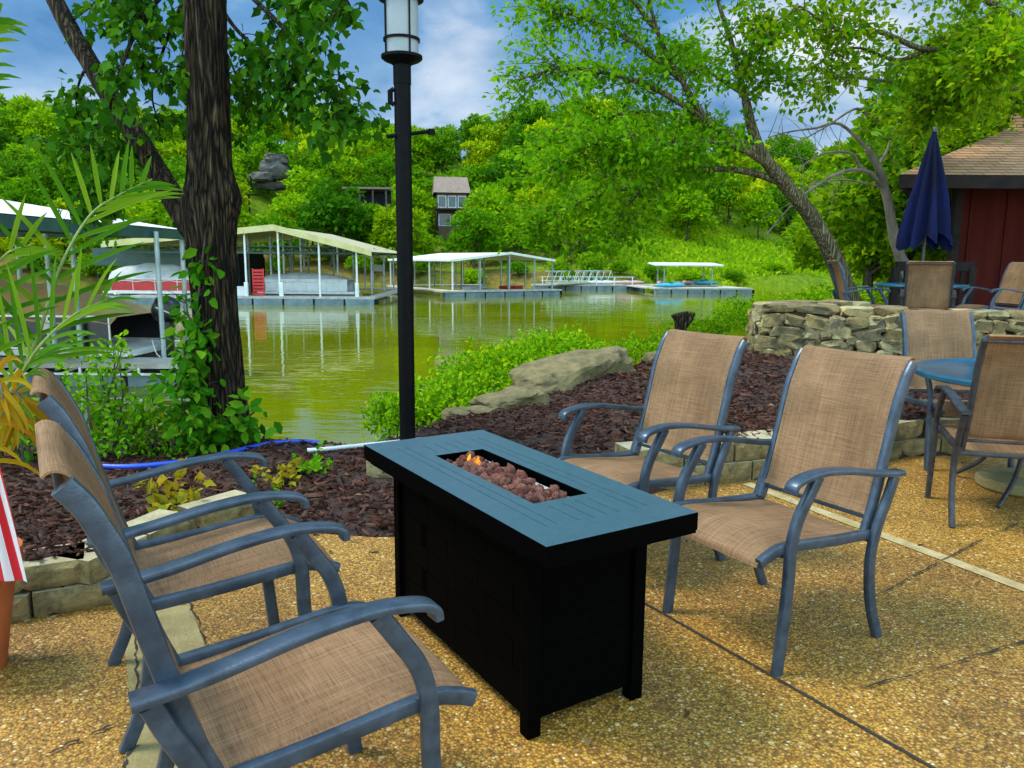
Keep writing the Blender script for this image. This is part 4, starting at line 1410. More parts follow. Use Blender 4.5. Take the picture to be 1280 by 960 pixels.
cb = MB(); cb.tube([(-.085, -.05, 2.01), (.15, .05, 2.055)], .011, 8); cb.lathe([(0, -.02), (.021, -.018), (.021, .012), (0, .016)], (.155, .052, 2.055), 10)
cb.build('ladder_bar', M['pole'], lp, auto=40)
pc = MB(); pc.tube([(-.045, -.015, 2.27), (-.066, -.018, 2.26), (-.066, -.018, 2.20), (-.045, -.015, 2.19)], .016, 8); pc.build('photocell', M['pole'], lp, auto=40)

# ---------------------------------------------------------------- hose, pipe, stump, pot, flag
def tube_thing(name, label, cat, pts, r, mat, n=8):
    P = catmull(pts, 8)
    o = MB().tube(P, r, n).build(name, mat, auto=50)
    return tag(o, label, cat)


hp = [(60, 578), (140, 586), (210, 582), (275, 571), (330, 558), (370, 554), (400, 556)]
tube_thing('hose', 'bright blue hose lying along the top of the bank', 'hose', [tuple(onz(a, b, .10) + np.array([0, 0, .012])) for a, b in hp], .017, M['hose_blue'])
hp = [(384, 563), (400, 562), (440, 558), (490, 553), (540, 548)]
tube_thing('pipe', 'white plastic pipe running behind the lamp post beside the hose', 'pipe', [tuple(onz(a, b, .11) + np.array([0, 0, .0])) for a, b in hp], .015, M['hose_white'])
sp = at(851, 420, 9.6)
stp = thing('stump', 'short dark weathered tree stump beside the water behind the far right chair', 'stump', (sp[0], sp[1], sp[2] - .25))
tr_ = MB(); tr_.tube([(0, 0, -.1), (.01, 0, .12), (-.01, 0, .28), (.0, 0, .42), (-.03, 0, .53)], [.10, .085, .075, .085, .11], 14, wob=.13); tr_.build('trunk', M['bark_dark'], stp, auto=60)
tr_ = MB(); tr_.tube([(.02, 0, .36), (.10, -.02, .47), (.13, -.02, .55)], [.05, .045, .035], 10, wob=.12); tr_.build('limb', M['bark_dark'], stp, auto=60)

POT = np.array([-1.745, 2.33, 0.0])
pot = thing('plant_pot', 'terracotta plant pot at the left edge holding the palm and the flag', 'plant pot', tuple(POT))
MB().lathe([(0, 0), (.085, 0), (.11, .16), (.142, .34), (.150, .345), (.160, .345), (.160, .40), (.138, .40), (.13, .33), (0, .33)], n=36, cap=False).build('pot_body', M['terracotta'], pot, auto=40)
MB().lathe([(.0, .362), (.135, .36)], n=24, cap=False).build('soil', M['mulch_ground'], pot)
fg = thing('flag', 'small red and white striped flag drooping from a stick at the pot', 'flag', (-1.625, 2.30, .36))
MB().tube([(-.08, 0, .0), (.0, 0, .50)], .005, 8).build('stick', M['dead'], fg, auto=50)
nu, nv = 27, 20
V = []; UV = []
for j in range(nv + 1):
    v = j / nv
    for i in range(nu + 1):
        u = i / nu
        w_ = .12 + .10 * v
        x = -.055 + (u - .35) * w_ + .035 * v
        y = .022 * math.sin(u * 15 + v * 1.2) * (.35 + .65 * v) - .03 * v
        z = .40 - v * .41 + .06 * u * (1 - v) - .10 * max(0, u - .55) * v
        V.append((x, y, z)); UV.append((u, v))
F = [(j * (nu + 1) + i, j * (nu + 1) + i + 1, (j + 1) * (nu + 1) + i + 1, (j + 1) * (nu + 1) + i) for j in range(nv) for i in range(nu)]
ob = np_mesh('cloth', V, F, M['flag'], fg, smooth=True)
uvl = ob.data.uv_layers.new(name='UVMap')
li = np.zeros(len(ob.data.loops), np.int32); ob.data.loops.foreach_get('vertex_index', li)
uvl.data.foreach_set('uv', np.array(UV, np.float32)[li].ravel())

# ---------------------------------------------------------------- hut on the terrace
hut = thing('hut', 'red brown hut with a shingled two tier roof and deep dark eaves', 'hut', (7.32, 13, .35))
hw_ = [(0, 0), (9, 0), (12.5, 6.0), (4.6, 6.6)]
hb = MB(); hb.prism(hw_, 0, 2.4); hb.build('wall', M['hut_wall'], hut)
bt = MB()
for k in range(12):
    bt.box((.25 + k * .6, -.012, 1.15), (.05, .024, 2.3))
bt.build('batten', M['hut_wall'], hut)
MB().box((-.02, -.05, 1.17), (.13, .14, 2.34)).build('corner_post', M['hut_dark'], hut, bevel=.008)
ev = [(-1.45, -.95), (9.6, -.95), (14, 6), (10, 9.5), (5.3, 8.6)]
z0, z1 = 2.31, 3.52
up_ = [(2.1, 2.2), (7.9, 2.2), (9.6, 4.4), (8.4, 6.0), (5.4, 5.8)]
tp = [(2.3, 2.5), (7.7, 2.5), (9.2, 4.4), (8.3, 5.7), (5.4, 5.6)]
rf = MB()
for lo, hi, za, zb in ((ev, up_, z0, z1), ([(x, y) for x, y in up_], tp, z1, 4.05)):
    rf.add([(x, y, za) for x, y in lo] + [(x, y, zb) for x, y in hi], [(k, (k + 1) % 5, 5 + (k + 1) % 5, 5 + k) for k in range(5)])
rf.add([(x, y, 4.05) for x, y in tp], [(0, 1, 2, 3, 4)])
rf.build('roof', M['shingle'], hut, fix=True)
fa = MB()
cx0, cy0 = 5.5, 3.6
inn = [(x + (cx0 - x) * .012, y + (cy0 - y) * .012) for x, y in ev]
for k in range(5):
    a, b, c_, d_ = ev[k], ev[(k + 1) % 5], inn[(k + 1) % 5], inn[k]
    fa.prism([a, b, c_, d_], z0 - .20, z0 - .004)
fa.build('fascia', M['hut_dark'], hut)
sf = MB(); sf.prism([(x + (cx0 - x) * .016, y + (cy0 - y) * .016) for x, y in ev], z0 - .10, z0 - .07); sf.build('soffit', M['hut_dark'], hut)
br_ = MB(); br_.tube([(-1.1, -.45, 2.15), (-.06, -.1, 1.25)], .055, 6); br_.build('bracket', M['hut_dark'], hut)
rl = thing('railing', 'dark timber railing at the edge of the terrace left of the hut', 'railing', (6.05, 11.6, .35))
q = MB(); q.box((.25, 0, .93), (1.15, .07, .14)); q.build('top_rail', M['hut_dark'], rl, bevel=.006)
for x in (-.33, .80):
    MB().box((x, .0, .46), (.10, .10, .92)).build('post', M['hut_dark'], rl, bevel=.006)
q = MB()
for k in range(7): q.box((-.18 + k * .14, .0, .49), (.04, .04, .74))
q.build('baluster', M['hut_dark'], rl)
q = MB(); q.box((.25, 0, .09), (1.02, .05, .07)); q.build('bottom_rail', M['hut_dark'], rl)


# ================================================================== BOATHOUSES, DOCKS, BOATS
def pontoon(name, label, L, loc, rz, panel, cover=None, cover_h=.7, motor=True, group='pontoon boats', nose_low=True):
    b = thing(name, label, 'pontoon boat', loc, rz, group)
    W = 2.4
    for s in (-1, 1):
        MB().tube(catmull([(-L / 2 - .35, s * .8, .42), (-L / 2 - .1, s * .8, .27), (-L / 2 + .35, s * .8, .18), (0, s * .8, .18), (L / 2 - .05, s * .8, .18), (L / 2, s * .8, .2)], 3),
                  [.03] + [.10] * 2 + [.2] * 2 + [.3] * 10 + [.22], 14).build('pontoon', M['aluminium'], b, auto=50)
    MB().box((0, 0, .60), (L, W, .14)).build('deck', M['boat_white'], b, bevel=.02)
    for s in (-1, 1):
        n = 4
        fr_ = MB()
        x0, x1 = -L / 2 + .5, L / 2 - .45
        for k in range(n + 1):
            x = x0 + (x1 - x0) * k / n
            fr_.box((x, s * (W / 2 - .05), 1.05), (.035, .035, .72))
        fr_.box(((x0 + x1) / 2, s * (W / 2 - .05), 1.425), (x1 - x0, .045, .045)); fr_.box(((x0 + x1) / 2, s * (W / 2 - .05), .70), (x1 - x0, .04, .04))
        fr_.build('fence_frame', M['aluminium'], b)
        for k in range(n):
            wv = (x1 - x0) / n
            MB().box((x0 + wv * (k + .5), s * (W / 2 - .05), 1.06), (wv - .04, .02, .66)).build('fence_panel', panel, b)
    if cover is not None:
        nx = 22; ny = 9
        vs = []
        for i in range(nx):
            u = i / (nx - 1); x = -L / 2 + .35 + (L - .75) * u
            for j in range(ny):
                v = j / (ny - 1) * 2 - 1
                hgt = cover_h * (math.sin(math.pi * min(1, .12 + u * .88)) ** .6) * (1 - abs(v) ** 2.4) * (1 + .05 * math.sin(u * 21))
                vs.append((x, v * (W / 2 - .01), 1.40 + hgt - (.12 if abs(v) == 1 else 0) - .04 * math.sin(u * 26) * (abs(v) > .9)))
        fs = [(i * ny + j, (i + 1) * ny + j, (i + 1) * ny + j + 1, i * ny + j + 1) for i in range(nx - 1) for j in range(ny - 1)]
        MB().add(vs, fs).build('cover', cover, b, smooth=True)
    else:
        st_ = MB(); st_.box((.8, 0, 1.0), (1.0, .8, .7)); st_.build('console', M['boat_white'], b, bevel=.06)
    if motor:
        m_ = MB(); rock(m_, (L / 2 + .28, 0, 1.52), (.62, .42, .62), 3, 3, .7, .05); mo = m_.build('outboard_motor', M['boat_black'], b, smooth=True)
        m2 = MB(); m2.box((L / 2 + .26, 0, .75), (.26, .16, 1.2), None, 1.2); m2.build('motor_leg', M['boat_black'], mo, bevel=.03)
        m3 = MB(); m3.box((L / 2 + .30, -.213, 1.52), (.34, .01, .03), Matrix.Rotation(R(22), 3, 'Y')); m3.build('motor_stripe', M['boat_white'], mo)
    return b


def floats(mb_f, mb_h, x0, x1, y, n, z0=-.1, z1=.36, d=.5):
    wv = (x1 - x0) / n
    for k in range(n):
        mb_f.box((x0 + wv * (k + .5), y + d / 2, (z0 + z1) / 2), (wv - .12, d, z1 - z0))
        if mb_h: mb_h.box((x0 + wv * (k + 1), y + .14, (z0 + z1) / 2 + .06), (.34, .26, .30))  # dark blocks between the floats stand in for shade


# --- near slip on the left: finger dock, posts, white roof, tan covered pontoon
def wp(px, py, d):
    return at(px, py, d)


s1 = thing('boathouse', 'nearest open boathouse with a white metal roof behind the palm', 'boathouse', (-10, 16, WZ), 0)
rf = MB()
rf.add([(2.0, -8, 3.4), (2.0, 3.2, 3.4), (-2.6, 3.2, 4.12), (-2.6, -8, 4.12), (-8, 3.2, 3.35), (-8, -8, 3.35)], [(0, 1, 2, 3), (3, 2, 4, 5)])
rf.add([(2.0, -8, 3.37), (2.0, 3.2, 3.37), (-2.6, 3.2, 4.09), (-2.6, -8, 4.09), (-8, 3.2, 3.32), (-8, -8, 3.32)], [(3, 2, 1, 0), (5, 4, 2, 3)])
rf.build('roof', M['roof_white'], s1)
fb = MB(); fb.box((2.01, -2.4, 3.27), (.03, 11.2, .22)); fb.box((-3, 3.17, 3.3), (10, .04, .20)); fb.build('fascia', M['green_metal'], s1)
for (px, d) in ((66, 16.75), (98, 16.95), (202, 17.3), (233, 19.0), (30, 18.8)):
    q = wp(px, 400, d)
    MB().cyl((q[0] + 10, q[1] - 16, -.8), (q[0] + 10, q[1] - 16, 3.3), .055, n=10).build('post', M['post'], s1, auto=50)
bm_ = MB(); bm_.box((0, .0, 3.28), (.1, 6.4, .12)); bm_.build('beam', M['green_metal'], s1)

fd = thing('finger_dock', 'grey boarded finger dock with blue grey floats below the nearest boat', 'dock', (-10, 16.2, WZ))
MB().box((-.9, .55, .44), (8.0, 1.1, .10)).build('deck', M['deck'], fd)
ff_ = MB(); floats(ff_, None, -4.9, 3.05, .02, 6, -.1, .26, .9); ff_.build('float', M['float'], fd)
tb = MB()
for k in range(7):
    x = -4.6 + k * 1.25
    tb.tube([(x, -.01, .28), (x + .35, -.01, .40)], .025, 6); tb.box((x + .4, -.01, .33), (.05, .05, .16))
tb.box((-.9, -.012, .272), (8, .05, .05)); tb.build('bracing', M['aluminium'], fd)

bt1 = pontoon('pontoon_boat', 'pontoon boat with tan canvas cover and black outboard motor in the nearest slip', 6.6, (-11.75, 18.35, WZ), R(-3), M['boat_black'], M['canvas_tan'], .75)
MB().box((1.4, -1.165, 1.22), (.20, .015, .22)).build('notice', M['boat_white'], bt1)
k2 = thing('speedboat', 'dark hulled speedboat moored beyond the tan covered pontoon boat', 'boat', (-14.2, 26, WZ), R(4))
hl = MB()
sec = [(-2.6, .25, .55), (-1.6, .75, .55), (0, 1.0, .5), (2.4, 1.0, .5)]
vs = []
for x, w_, h_ in sec: vs += [(x, -w_, h_ + .35), (x, -w_ * .75, .05), (x, 0, -.15), (x, w_ * .75, .05), (x, w_, h_ + .35)]
hl.add(vs, [(5 * i + k, 5 * i + k + 1, 5 * i + 6 + k, 5 * i + 5 + k) for i in range(3) for k in range(4)] + [(0, 5, 9, 4), (5, 10, 14, 9), (10, 15, 19, 14), (15, 16, 17, 18, 19), (0, 4, 3, 2, 1)])
hl.build('hull', M['boat_black'], k2, fix=True)
MB().box((.6, 0, 1.05), (1.6, 1.5, .3), None, .7).build('cover', M['canvas_grey'], k2, bevel=.05)

# --- second boathouse: yellow fascia, ridge running away from us
D2 = 46.0
s2 = thing('boathouse', 'large boathouse with yellowed gable fascia right of the big tree trunk', 'boathouse', (-14.1, D2, WZ))
xr, xp, xl = 5.75, .0, -10.2
ze_r, zp, ze_l = 3.15, 4.60, 3.55
dep = 15
rf = MB()
for dz in (0, -.06):
    rf.add([(xr, 0, ze_r + dz), (xr, dep, ze_r + dz), (xp, dep, zp + dz), (xp, 0, zp + dz), (xl, dep, ze_l + dz), (xl, 0, ze_l + dz)], [(0, 1, 2, 3), (3, 2, 4, 5)] if dz == 0 else [(3, 2, 1, 0), (5, 4, 2, 3)])
rf.build('roof', M['roof_tan'], s2)
for (xa, za, xb, zb) in ((xr, ze_r, xp, zp), (xp, zp, xl, ze_l)):
    fb = MB()
    fb.add([(xa, -.03, za + .10), (xb, -.03, zb + .10), (xb, -.03, zb - .26), (xa, -.03, za - .26), (xa, .0, za + .10), (xb, .0, zb + .10), (xb, .0, zb - .26), (xa, .0, za - .26)],
           [(0, 1, 2, 3), (7, 6, 5, 4), (0, 4, 5, 1), (3, 2, 6, 7), (0, 3, 7, 4), (1, 5, 6, 2)])
    fb.build('fascia', M['roof_yellow'], s2, fix=True)
tr_ = MB()
for y in (1.0, 6, 11):
    tr_.box((-1.9, y, 3.05), (15.6, .08, .10)); tr_.box((-3, y, 3.45), (12, .06, .06))
for y in (1.0, 6, 11):
    for k in range(14):
        xa = -9.2 + k * 1.04
        tr_.tube([(xa, y, 3.08), (xa + .52, y, 3.45), (xa + 1.04, y, 3.08)], .022, 4)
tr_.build('roof_truss', M['green_metal'], s2)
for y in (.35, 5.2, 10.2, 14.6):
    for px in (240, 272, 303, 321, 345, 396, 443):
        if px in (321,) and y < 1: continue
        x = (px - 640) / 960 * (D2) / 1.013 + 14.1
        zt = (zp + (ze_r - zp) * x / xr) if x > 0 else (zp + (ze_l - zp) * x / xl)
        MB().box((x, y, (zt + .4) / 2 - .06), (.10, .10, zt - .52)).build('post', M['post'] if y > 1 else M['post_white'], s2)
MB().box((-7.6, 8.5, 1.6), (8.6, .10, 2.4)).build('dark_backing', M['dark_inside'], s2)  # added dark panel standing in for the shaded boathouse interior
MB().box((-3.4, 6.0, 1.75), (.10, 5.0, 2.6)).build('dark_side_panel', M['dark_inside'], s2)  # second added panel, interior shade painted along the bay
MB().box((-9.2, 2.4, 2.75), (5.6, .08, 1.05)).build('hanging_panel', M['green_metal'], s2)

d2 = thing('floating_dock', 'long floating dock under the yellow trimmed boathouse', 'dock', (-14.1, D2, WZ))
MB().box((-1.4, .75, .42), (14.6, 1.5, .12)).build('walkway', M['deck'], d2)
MB().box((-1.4, 14.4, .42), (14.6, 1.2, .12)).build('walkway', M['deck'], d2)
for x in (-8.2, -3.1, 5.55): MB().box((x, 7.6, .415), (.7, 12.2, .11)).build('walkway', M['deck'], d2)
fm_, hm_ = MB(), MB(); floats(fm_, hm_, -8.7, 5.9, -.02, 8); fm_.build('float', M['float'], d2); hm_.build('float_gap_shade', M['hole'], d2)

rk = thing('ladder_rack', 'bright red slatted rack standing upright on the yellow trimmed boathouse dock', 'rack', tuple(at(323.5, 363, 46.6)[:2]) + (WZ + .48,))
for s in (-1, 1): MB().box((s * .32, 0, .82), (.07, .06, 1.64)).build('rail', M['red'], rk)
for k in range(8): MB().box((0, .0, .12 + k * .20), (.57, .045, .145)).build('slat', M['red'], rk)
bn = thing('storage_box', 'small white storage box on the dock left of the red rack', 'box', tuple(at(300, 362, 46.9)[:2]) + (WZ + .48,))
MB().box((0, 0, .25), (.7, .5, .5)).build('box_body', M['post_white'], bn, bevel=.02); MB().box((0, 0, .53), (.74, .54, .06)).build('lid', M['post_white'], bn, bevel=.01)
for px, d, lab in ((441, 46.3, 'right corner'), (347, 46.4, 'middle'), (303, 46.25, 'left')):
    p = at(px, 364, d)
    o = MB().box((0, 0, .42), (.22, .18, .84)).build('power_pedestal', M['post_white'], bevel=.03)
    o.location = (p[0] + .28, p[1] - .1, WZ + .48)
    tag(o, 'white power pedestal at the ' + lab + ' post of the yellow trimmed boathouse', 'pedestal', 'power pedestals on the dock')

pontoon('pontoon_boat', 'white pontoon boat with pale grey cover right of the red rack', 6.0, tuple(at(388, 372, 49.5)[:2]) + (WZ,), R(2), M['boat_white'], M['canvas_grey'], .45, False)
pontoon('pontoon_boat', 'pontoon boat with red side panels and grey cover left of the big trunk', 6.4, tuple(at(205, 372, 48.6)[:2]) + (WZ,), R(0), M['boat_red'], M['canvas_grey'], 1.0, False)
pontoon('pontoon_boat', 'grey covered pontoon boat farthest back in the dark boathouse bay', 6.0, (-21.5, 58, WZ), R(4), M['boat_black'], M['canvas_grey'], .6, False)

ML = 'mooring ropes at the docks'
for (a, b, lb) in ((at(118, 430, 17.4), at(150, 446, 17.0), 'pale mooring rope of the tan covered pontoon boat'), (at(190, 425, 17.4), at(200, 446, 17.2), 'short mooring rope at the stern of the nearest pontoon'), (at(346, 366, 46.5), at(362, 362, 48.2), 'mooring rope right of the red rack')):
    m_ = (a + b) / 2 - np.array([0, 0, .10])
    o = MB().tube(catmull([tuple(a), tuple(m_), tuple(b)], 6), .014, 6).build('mooring_rope', M['house_white'], auto=50)
    tag(o, lb, 'rope', ML)

# --- third boathouse in the middle of the cove
pA, pB = at(565, 340, 57.0), at(694, 340, 61.5)
s3 = thing('boathouse', 'open white roofed boathouse standing alone in mid cove right of the lamp post', 'boathouse', (pA[0], pA[1], WZ), math.atan2(pB[1] - pA[1], pB[0] - pA[0]))
gw = float(np.linalg.norm((pB - pA)[:2])); gl_ = 13.0
rf = MB()
for dz in (0, -.05):
    rf.add([(0, 0, 2.72 + dz), (0, gl_, 2.72 + dz), (gw * .55, gl_, 3.3 + dz), (gw * .55, 0, 3.3 + dz), (gw, gl_, 2.75 + dz), (gw, 0, 2.75 + dz)], [(0, 3, 2, 1), (3, 5, 4, 2)] if dz == 0 else [(1, 2, 3, 0), (2, 4, 5, 3)])
rf.build('roof', M['roof_white'], s3)
fb = MB()
fb.add([(0, -.03, 2.76), (gw * .55, -.03, 3.34), (gw, -.03, 2.79), (gw, -.03, 2.62), (gw * .55, -.03, 3.16), (0, -.03, 2.58)], [(0, 5, 4, 1), (1, 4, 3, 2)])
fb.add([(-.03, 0, 2.76), (-.03, gl_, 2.76), (-.03, gl_, 2.60), (-.03, 0, 2.60)], [(0, 1, 2, 3)])
fb.build('fascia', M['roof_white'], s3)
for y in (.2, 4.4, 8.6, 12.8):
    for u in (.015, .27, .55, .80, .985):
        x = gw * u; zt = 2.72 + (.58 * u / .55 if u < .55 else .58 - .55 * (u - .55) / .45)
        MB().box((x, y, (zt + .42) / 2 - .03), (.09, .09, zt - .46)).build('post', M['post'] if u > .1 else M['post_white'], s3)
d3 = thing('floating_dock', 'floating dock with dark float gaps under the mid cove boathouse', 'dock', (pA[0], pA[1], WZ), s3.rotation_euler.z)
for (c, sz) in (((gw / 2 - .2, .5, .40), (gw + 1.4, 1.5, .11)), ((0.1, 6.6, .395), (1.1, 11, .10)), ((gw / 2, 12.8, .40), (gw, 1.4, .11)), ((gw * .55, 6.6, .395), (.7, 11, .10))):
    MB().box(c, sz).build('walkway', M['deck'], d3)
fm_, hm_ = MB(), MB(); floats(fm_, hm_, -.7, gw + .4, -.2, 6, -.1, .33); fm_.build('float', M['float'], d3); hm_.build('float_gap_shade', M['hole'], d3)
for k, (x, y, cname, lb) in enumerate(((1.2, 5.5, 'boat_white', 'small white dinghy tied inside the mid cove boathouse'), (4.2, 8.5, 'boat_red', 'small red dinghy tied inside the mid cove boathouse'))):
    dg = thing('dinghy', lb, 'boat', (pA[0] + x, pA[1] + y, WZ), R(60), 'small boats at the docks')
    hl = MB()
    vs = []
    for xx, w_ in ((-1.6, .05), (-1.0, .45), (0, .62), (1.4, .58)): vs += [(xx, -w_, .58), (xx, -w_ * .7, .05), (xx, w_ * .7, .05), (xx, w_, .58)]
    hl.add(vs, [(4 * i + q, 4 * i + q + 1, 4 * i + 5 + q, 4 * i + 4 + q) for i in range(3) for q in range(3)] + [(12, 13, 14, 15), (0, 4, 7, 3), (4, 8, 11, 7), (8, 12, 15, 11)])
    hl.build('hull', M[cname], dg, fix=True)
    MB().box((.3, 0, .60), (.3, 1.0, .05)).build('seat', M['deck'], dg)
# little frame at its left end
fq = at(473, 360, 60)
gt = thing('dock_gate', 'white post frame with a small sign at the end of the yellow trimmed dock', 'gate', (fq[0], fq[1], WZ))
for x in (-.4, .45): MB().box((x, 0, 1.6), (.11, .11, 2.5)).build('post', M['post_white'], gt)
MB().box((.02, 0, 2.88), (1.2, .5, .10)).build('cap_board', M['post_white'], gt)
MB().box((.02, -.05, 2.05), (.72, .04, .5)).build('sign_board', M['house_white'], gt)

# --- right dock with canopy, gangway and paddle craft
q0, q1 = at(692, 368, 64), at(940, 368, 66)
d4 = thing('floating_dock', 'long low grey dock reaching into the lake on the right', 'dock', (q0[0], q0[1], WZ), math.atan2(q1[1] - q0[1], q1[0] - q0[0]))
L4 = float(np.linalg.norm((q1 - q0)[:2]))
for (c, sz) in (((L4 * .75, 1.0, .44), (L4 * .5, 2.2, .12)), ((L4 * .28, 9.0, .44), (L4 * .62, 2.0, .12)), ((L4 * .52, 5.2, .435), (1.3, 7.4, .11)), ((L4 * .8, 9, .44), (L4 * .36, 3.4, .12)), ((L4 * .97, 5, .435), (1.2, 6.2, .11))):
    MB().box(c, sz).build('walkway', M['deck'], d4)
fm_, hm_ = MB(), MB(); floats(fm_, hm_, L4 * .5, L4, -.12, 6); floats(fm_, hm_, -.5, L4 * .58, 7.98, 7); fm_.build('float', M['float'], d4); hm_.build('float_gap_shade', M['hole'], d4)
for k in range(6):
    MB().box((L4 * (.02 + .1 * k), 8.2, .85), (.08, .08, .8)).build('rail_post', M['post_white'], d4)
MB().box((L4 * .27, 8.2, 1.22), (L4 * .52, .06, .06)).build('rail', M['post_white'], d4)
MB().box((L4 * .27, 8.2, .85), (L4 * .52, .05, .05)).build('rail', M['post_white'], d4)
cq = at(855, 352, 73)
cn_ = thing('canopy', 'small flat white canopy on four posts on the right hand dock', 'canopy', (cq[0], cq[1], WZ))
MB().box((0, 0, 2.45), (6.2, 4.4, .12), Matrix.Rotation(R(2.5), 3, 'X')).build('roof', M['roof_white'], cn_)
for x in (-2.2, 2.2):
    for y in (-1.6, 1.6): MB().box((x, y, 1.43), (.10, .10, 1.9)).build('post', M['post'], cn_)
gq0, gq1 = at(690, 352, 70), at(765, 350, 78)
gwy = thing('gangway', 'pale green truss gangway leading to the right hand dock', 'gangway', (gq0[0], gq0[1], WZ), math.atan2(gq1[1] - gq0[1], gq1[0] - gq0[0]))
GLn = 9.5
for y in (-.7, .7):
    MB().box((GLn / 2, y, .72), (GLn, .08, .08)).build('chord', M['truss'], gwy)
    MB().box((GLn / 2 - .4, y, 1.75), (GLn - .8, .08, .08)).build('chord', M['truss'], gwy)
    for k in range(8):
        x = k * GLn / 8
        m_ = MB(); m_.tube([(x, y, .72), (x + GLn / 16, y, 1.75), (x + GLn / 8, y, .72)], .035, 5); m_.build('brace', M['truss'], gwy)
MB().box((GLn / 2, 0, .62), (GLn, 1.3, .06)).build('deck', M['deck'], gwy)
kl = [(.60, 1.1, 'kayak_blue', 20, 'sky blue kayak lying on the near arm of the right dock'), (.70, 9.0, 'kayak_pink', 70, 'pale pink kayak left of the small white canopy'), (.78, 8.2, 'boat_white', 85, 'white kayak under the small white canopy'),
      (.86, 9.4, 'kayak_pink', 95, 'pink kayak right of the small white canopy'), (.93, 8.6, 'kayak_blue', 10, 'sky blue kayak right of the canopy at the dock end'), (.36, 9.2, 'boat_white', 4, 'white kayak on the back arm of the right dock'), (.52, 9.0, 'kayak_pink', 12, 'pink kayak midway along the right dock')]
kr = s3.rotation_euler.z
a4 = d4.rotation_euler.z
for u, y, c, dg_, lb in kl:
    x = L4 * u
    kk = thing('kayak', lb, 'kayak', (q0[0] + math.cos(a4) * x - math.sin(a4) * y, q0[1] + math.sin(a4) * x + math.cos(a4) * y, WZ + .52), R(dg_), 'kayaks on the right hand dock')
    m_ = MB(); rock(m_, (0, 0, .18), (3.0, .72, .40), 5, 3, 1.0, .02); m_.build('hull', M[c], kk, smooth=True)
    m_ = MB(); m_.lathe([(.22, .37), (.25, .40), (.19, .40), (.17, .34), (0, .34)], n=16, cap=False); m_.build('cockpit', M['hole'], kk, auto=40)


# ================================================================== HOUSES, CLIFF
def house(label, p, wid, dep_, h1, rz, two=True):
    h = thing('house', label, 'house', tuple(p), rz, 'houses on the far hillside')
    MB().box((0, dep_ / 2, -1.0 + h1 / 2), (wid, dep_, h1 + 2)).build('wall', M['house_wall'], h)
    zr = h1
    rf = MB()
    rf.add([(-wid / 2 - .5, -.8, zr), (wid / 2 + .5, -.8, zr), (wid / 2 + .3, dep_ / 2, zr + 2.6), (-wid / 2 - .3, dep_ / 2, zr + 2.6), (wid / 2 + .5, dep_ + .8, zr), (-wid / 2 - .5, dep_ + .8, zr)], [(0, 1, 2, 3), (3, 2, 4, 5), (0, 3, 5), (1, 4, 2)])
    rf.build('roof', M['house_roof'], h)
    for k, zc in enumerate((h1 - 1.25, h1 - 3.9) if two else (h1 - 1.3,)):
        n_ = 3 if k == 0 else 2
        for q in range(n_):
            x = -wid / 2 + wid * (q + .5) / n_
            f_ = MB().box((x, -.03, zc), (wid / n_ * .86, .08, 1.75)).build('window', M['house_white'], h)
            MB().box((x, -.08, zc), (wid / n_ * .70, .03, 1.5)).build('pane', M['pane'], f_)
    if two:
        MB().box((0, -.9, h1 - 2.5), (wid + .6, 1.8, .22)).build('deck', M['hut_dark'], h)
        for q in (-1, 1): MB().box((q * wid / 2, -1.7, h1 - 4.0), (.2, .2, 3.2)).build('deck_post', M['hut_dark'], h)
    return h


def ground_at(px, d):
    q = at(px, 300, d)
    return float(h_far(q[0], q[1]))


hp1 = at(565, 243, 116); house('two storey brown roofed house with pale windows among the hillside trees', (hp1[0], hp1[1], hp1[2] - 4.6), 4.4, 6.0, 4.8, R(8))
hp2 = at(603, 243, 122); house('darker low house partly hidden right of the two storey house', (hp2[0], hp2[1], hp2[2] - 4.2), 3.6, 6, 2.9, R(-10), False)
hp3 = at(458, 259, 108)
sh = thing('shelter', 'dark open fronted shelter on posts among the hillside trees', 'shelter', tuple(hp3), R(3))
MB().box((0, 2.2, 2.55), (6.4, 5, .25)).build('roof', M['house_roof'], sh); MB().box((0, 4, .6), (6, .2, 3.6)).build('dark_backing', M['dark_inside'], sh)  # near-black backing paints the shade of the open front
for x in (-2.7, -.9, .9, 2.7): MB().box((x, .1, .6), (.22, .22, 3.7)).build('post', M['bark_far'], sh)
MB().box((0, 2.2, -.6), (6.2, 4.6, 1.2)).build('plinth', M['hut_dark'], sh)
cl = MB()
cr0 = at(343, 212, 128)
for k, (dx_, dy_, dz_, sx, sz) in enumerate(((0, 0, 0, 6, 3.4), (-2.2, -.5, -1.6, 4.5, 2.2), (2.4, .4, -1.0, 5, 2.4), (.6, .2, 2.0, 4.2, 2.2), (-1, 1, -3.4, 6, 1.8))):
    rock(cl, (dx_, dy_, dz_), (sx, 3.5, sz), 40 + k, 3, .55, .22)
o = cl.build('cliff', M['cliff'], auto=50); o.location = cr0; o.scale = (.8, .8, .75)
tag(o, 'grey broken rock outcrop on the hillside above the boathouses', 'rock outcrop')
tq = at(312, 262, 118)
sg = thing('picnic_table', 'small dark post topped by a flat board on the bare slope', 'post', tuple(tq))
MB().box((0, 0, .6), (.2, .2, 3.0)).build('post', M['hut_dark'], sg); MB().box((.3, 0, 2.15), (2.6, .8, .14)).build('board', M['hut_dark'], sg)


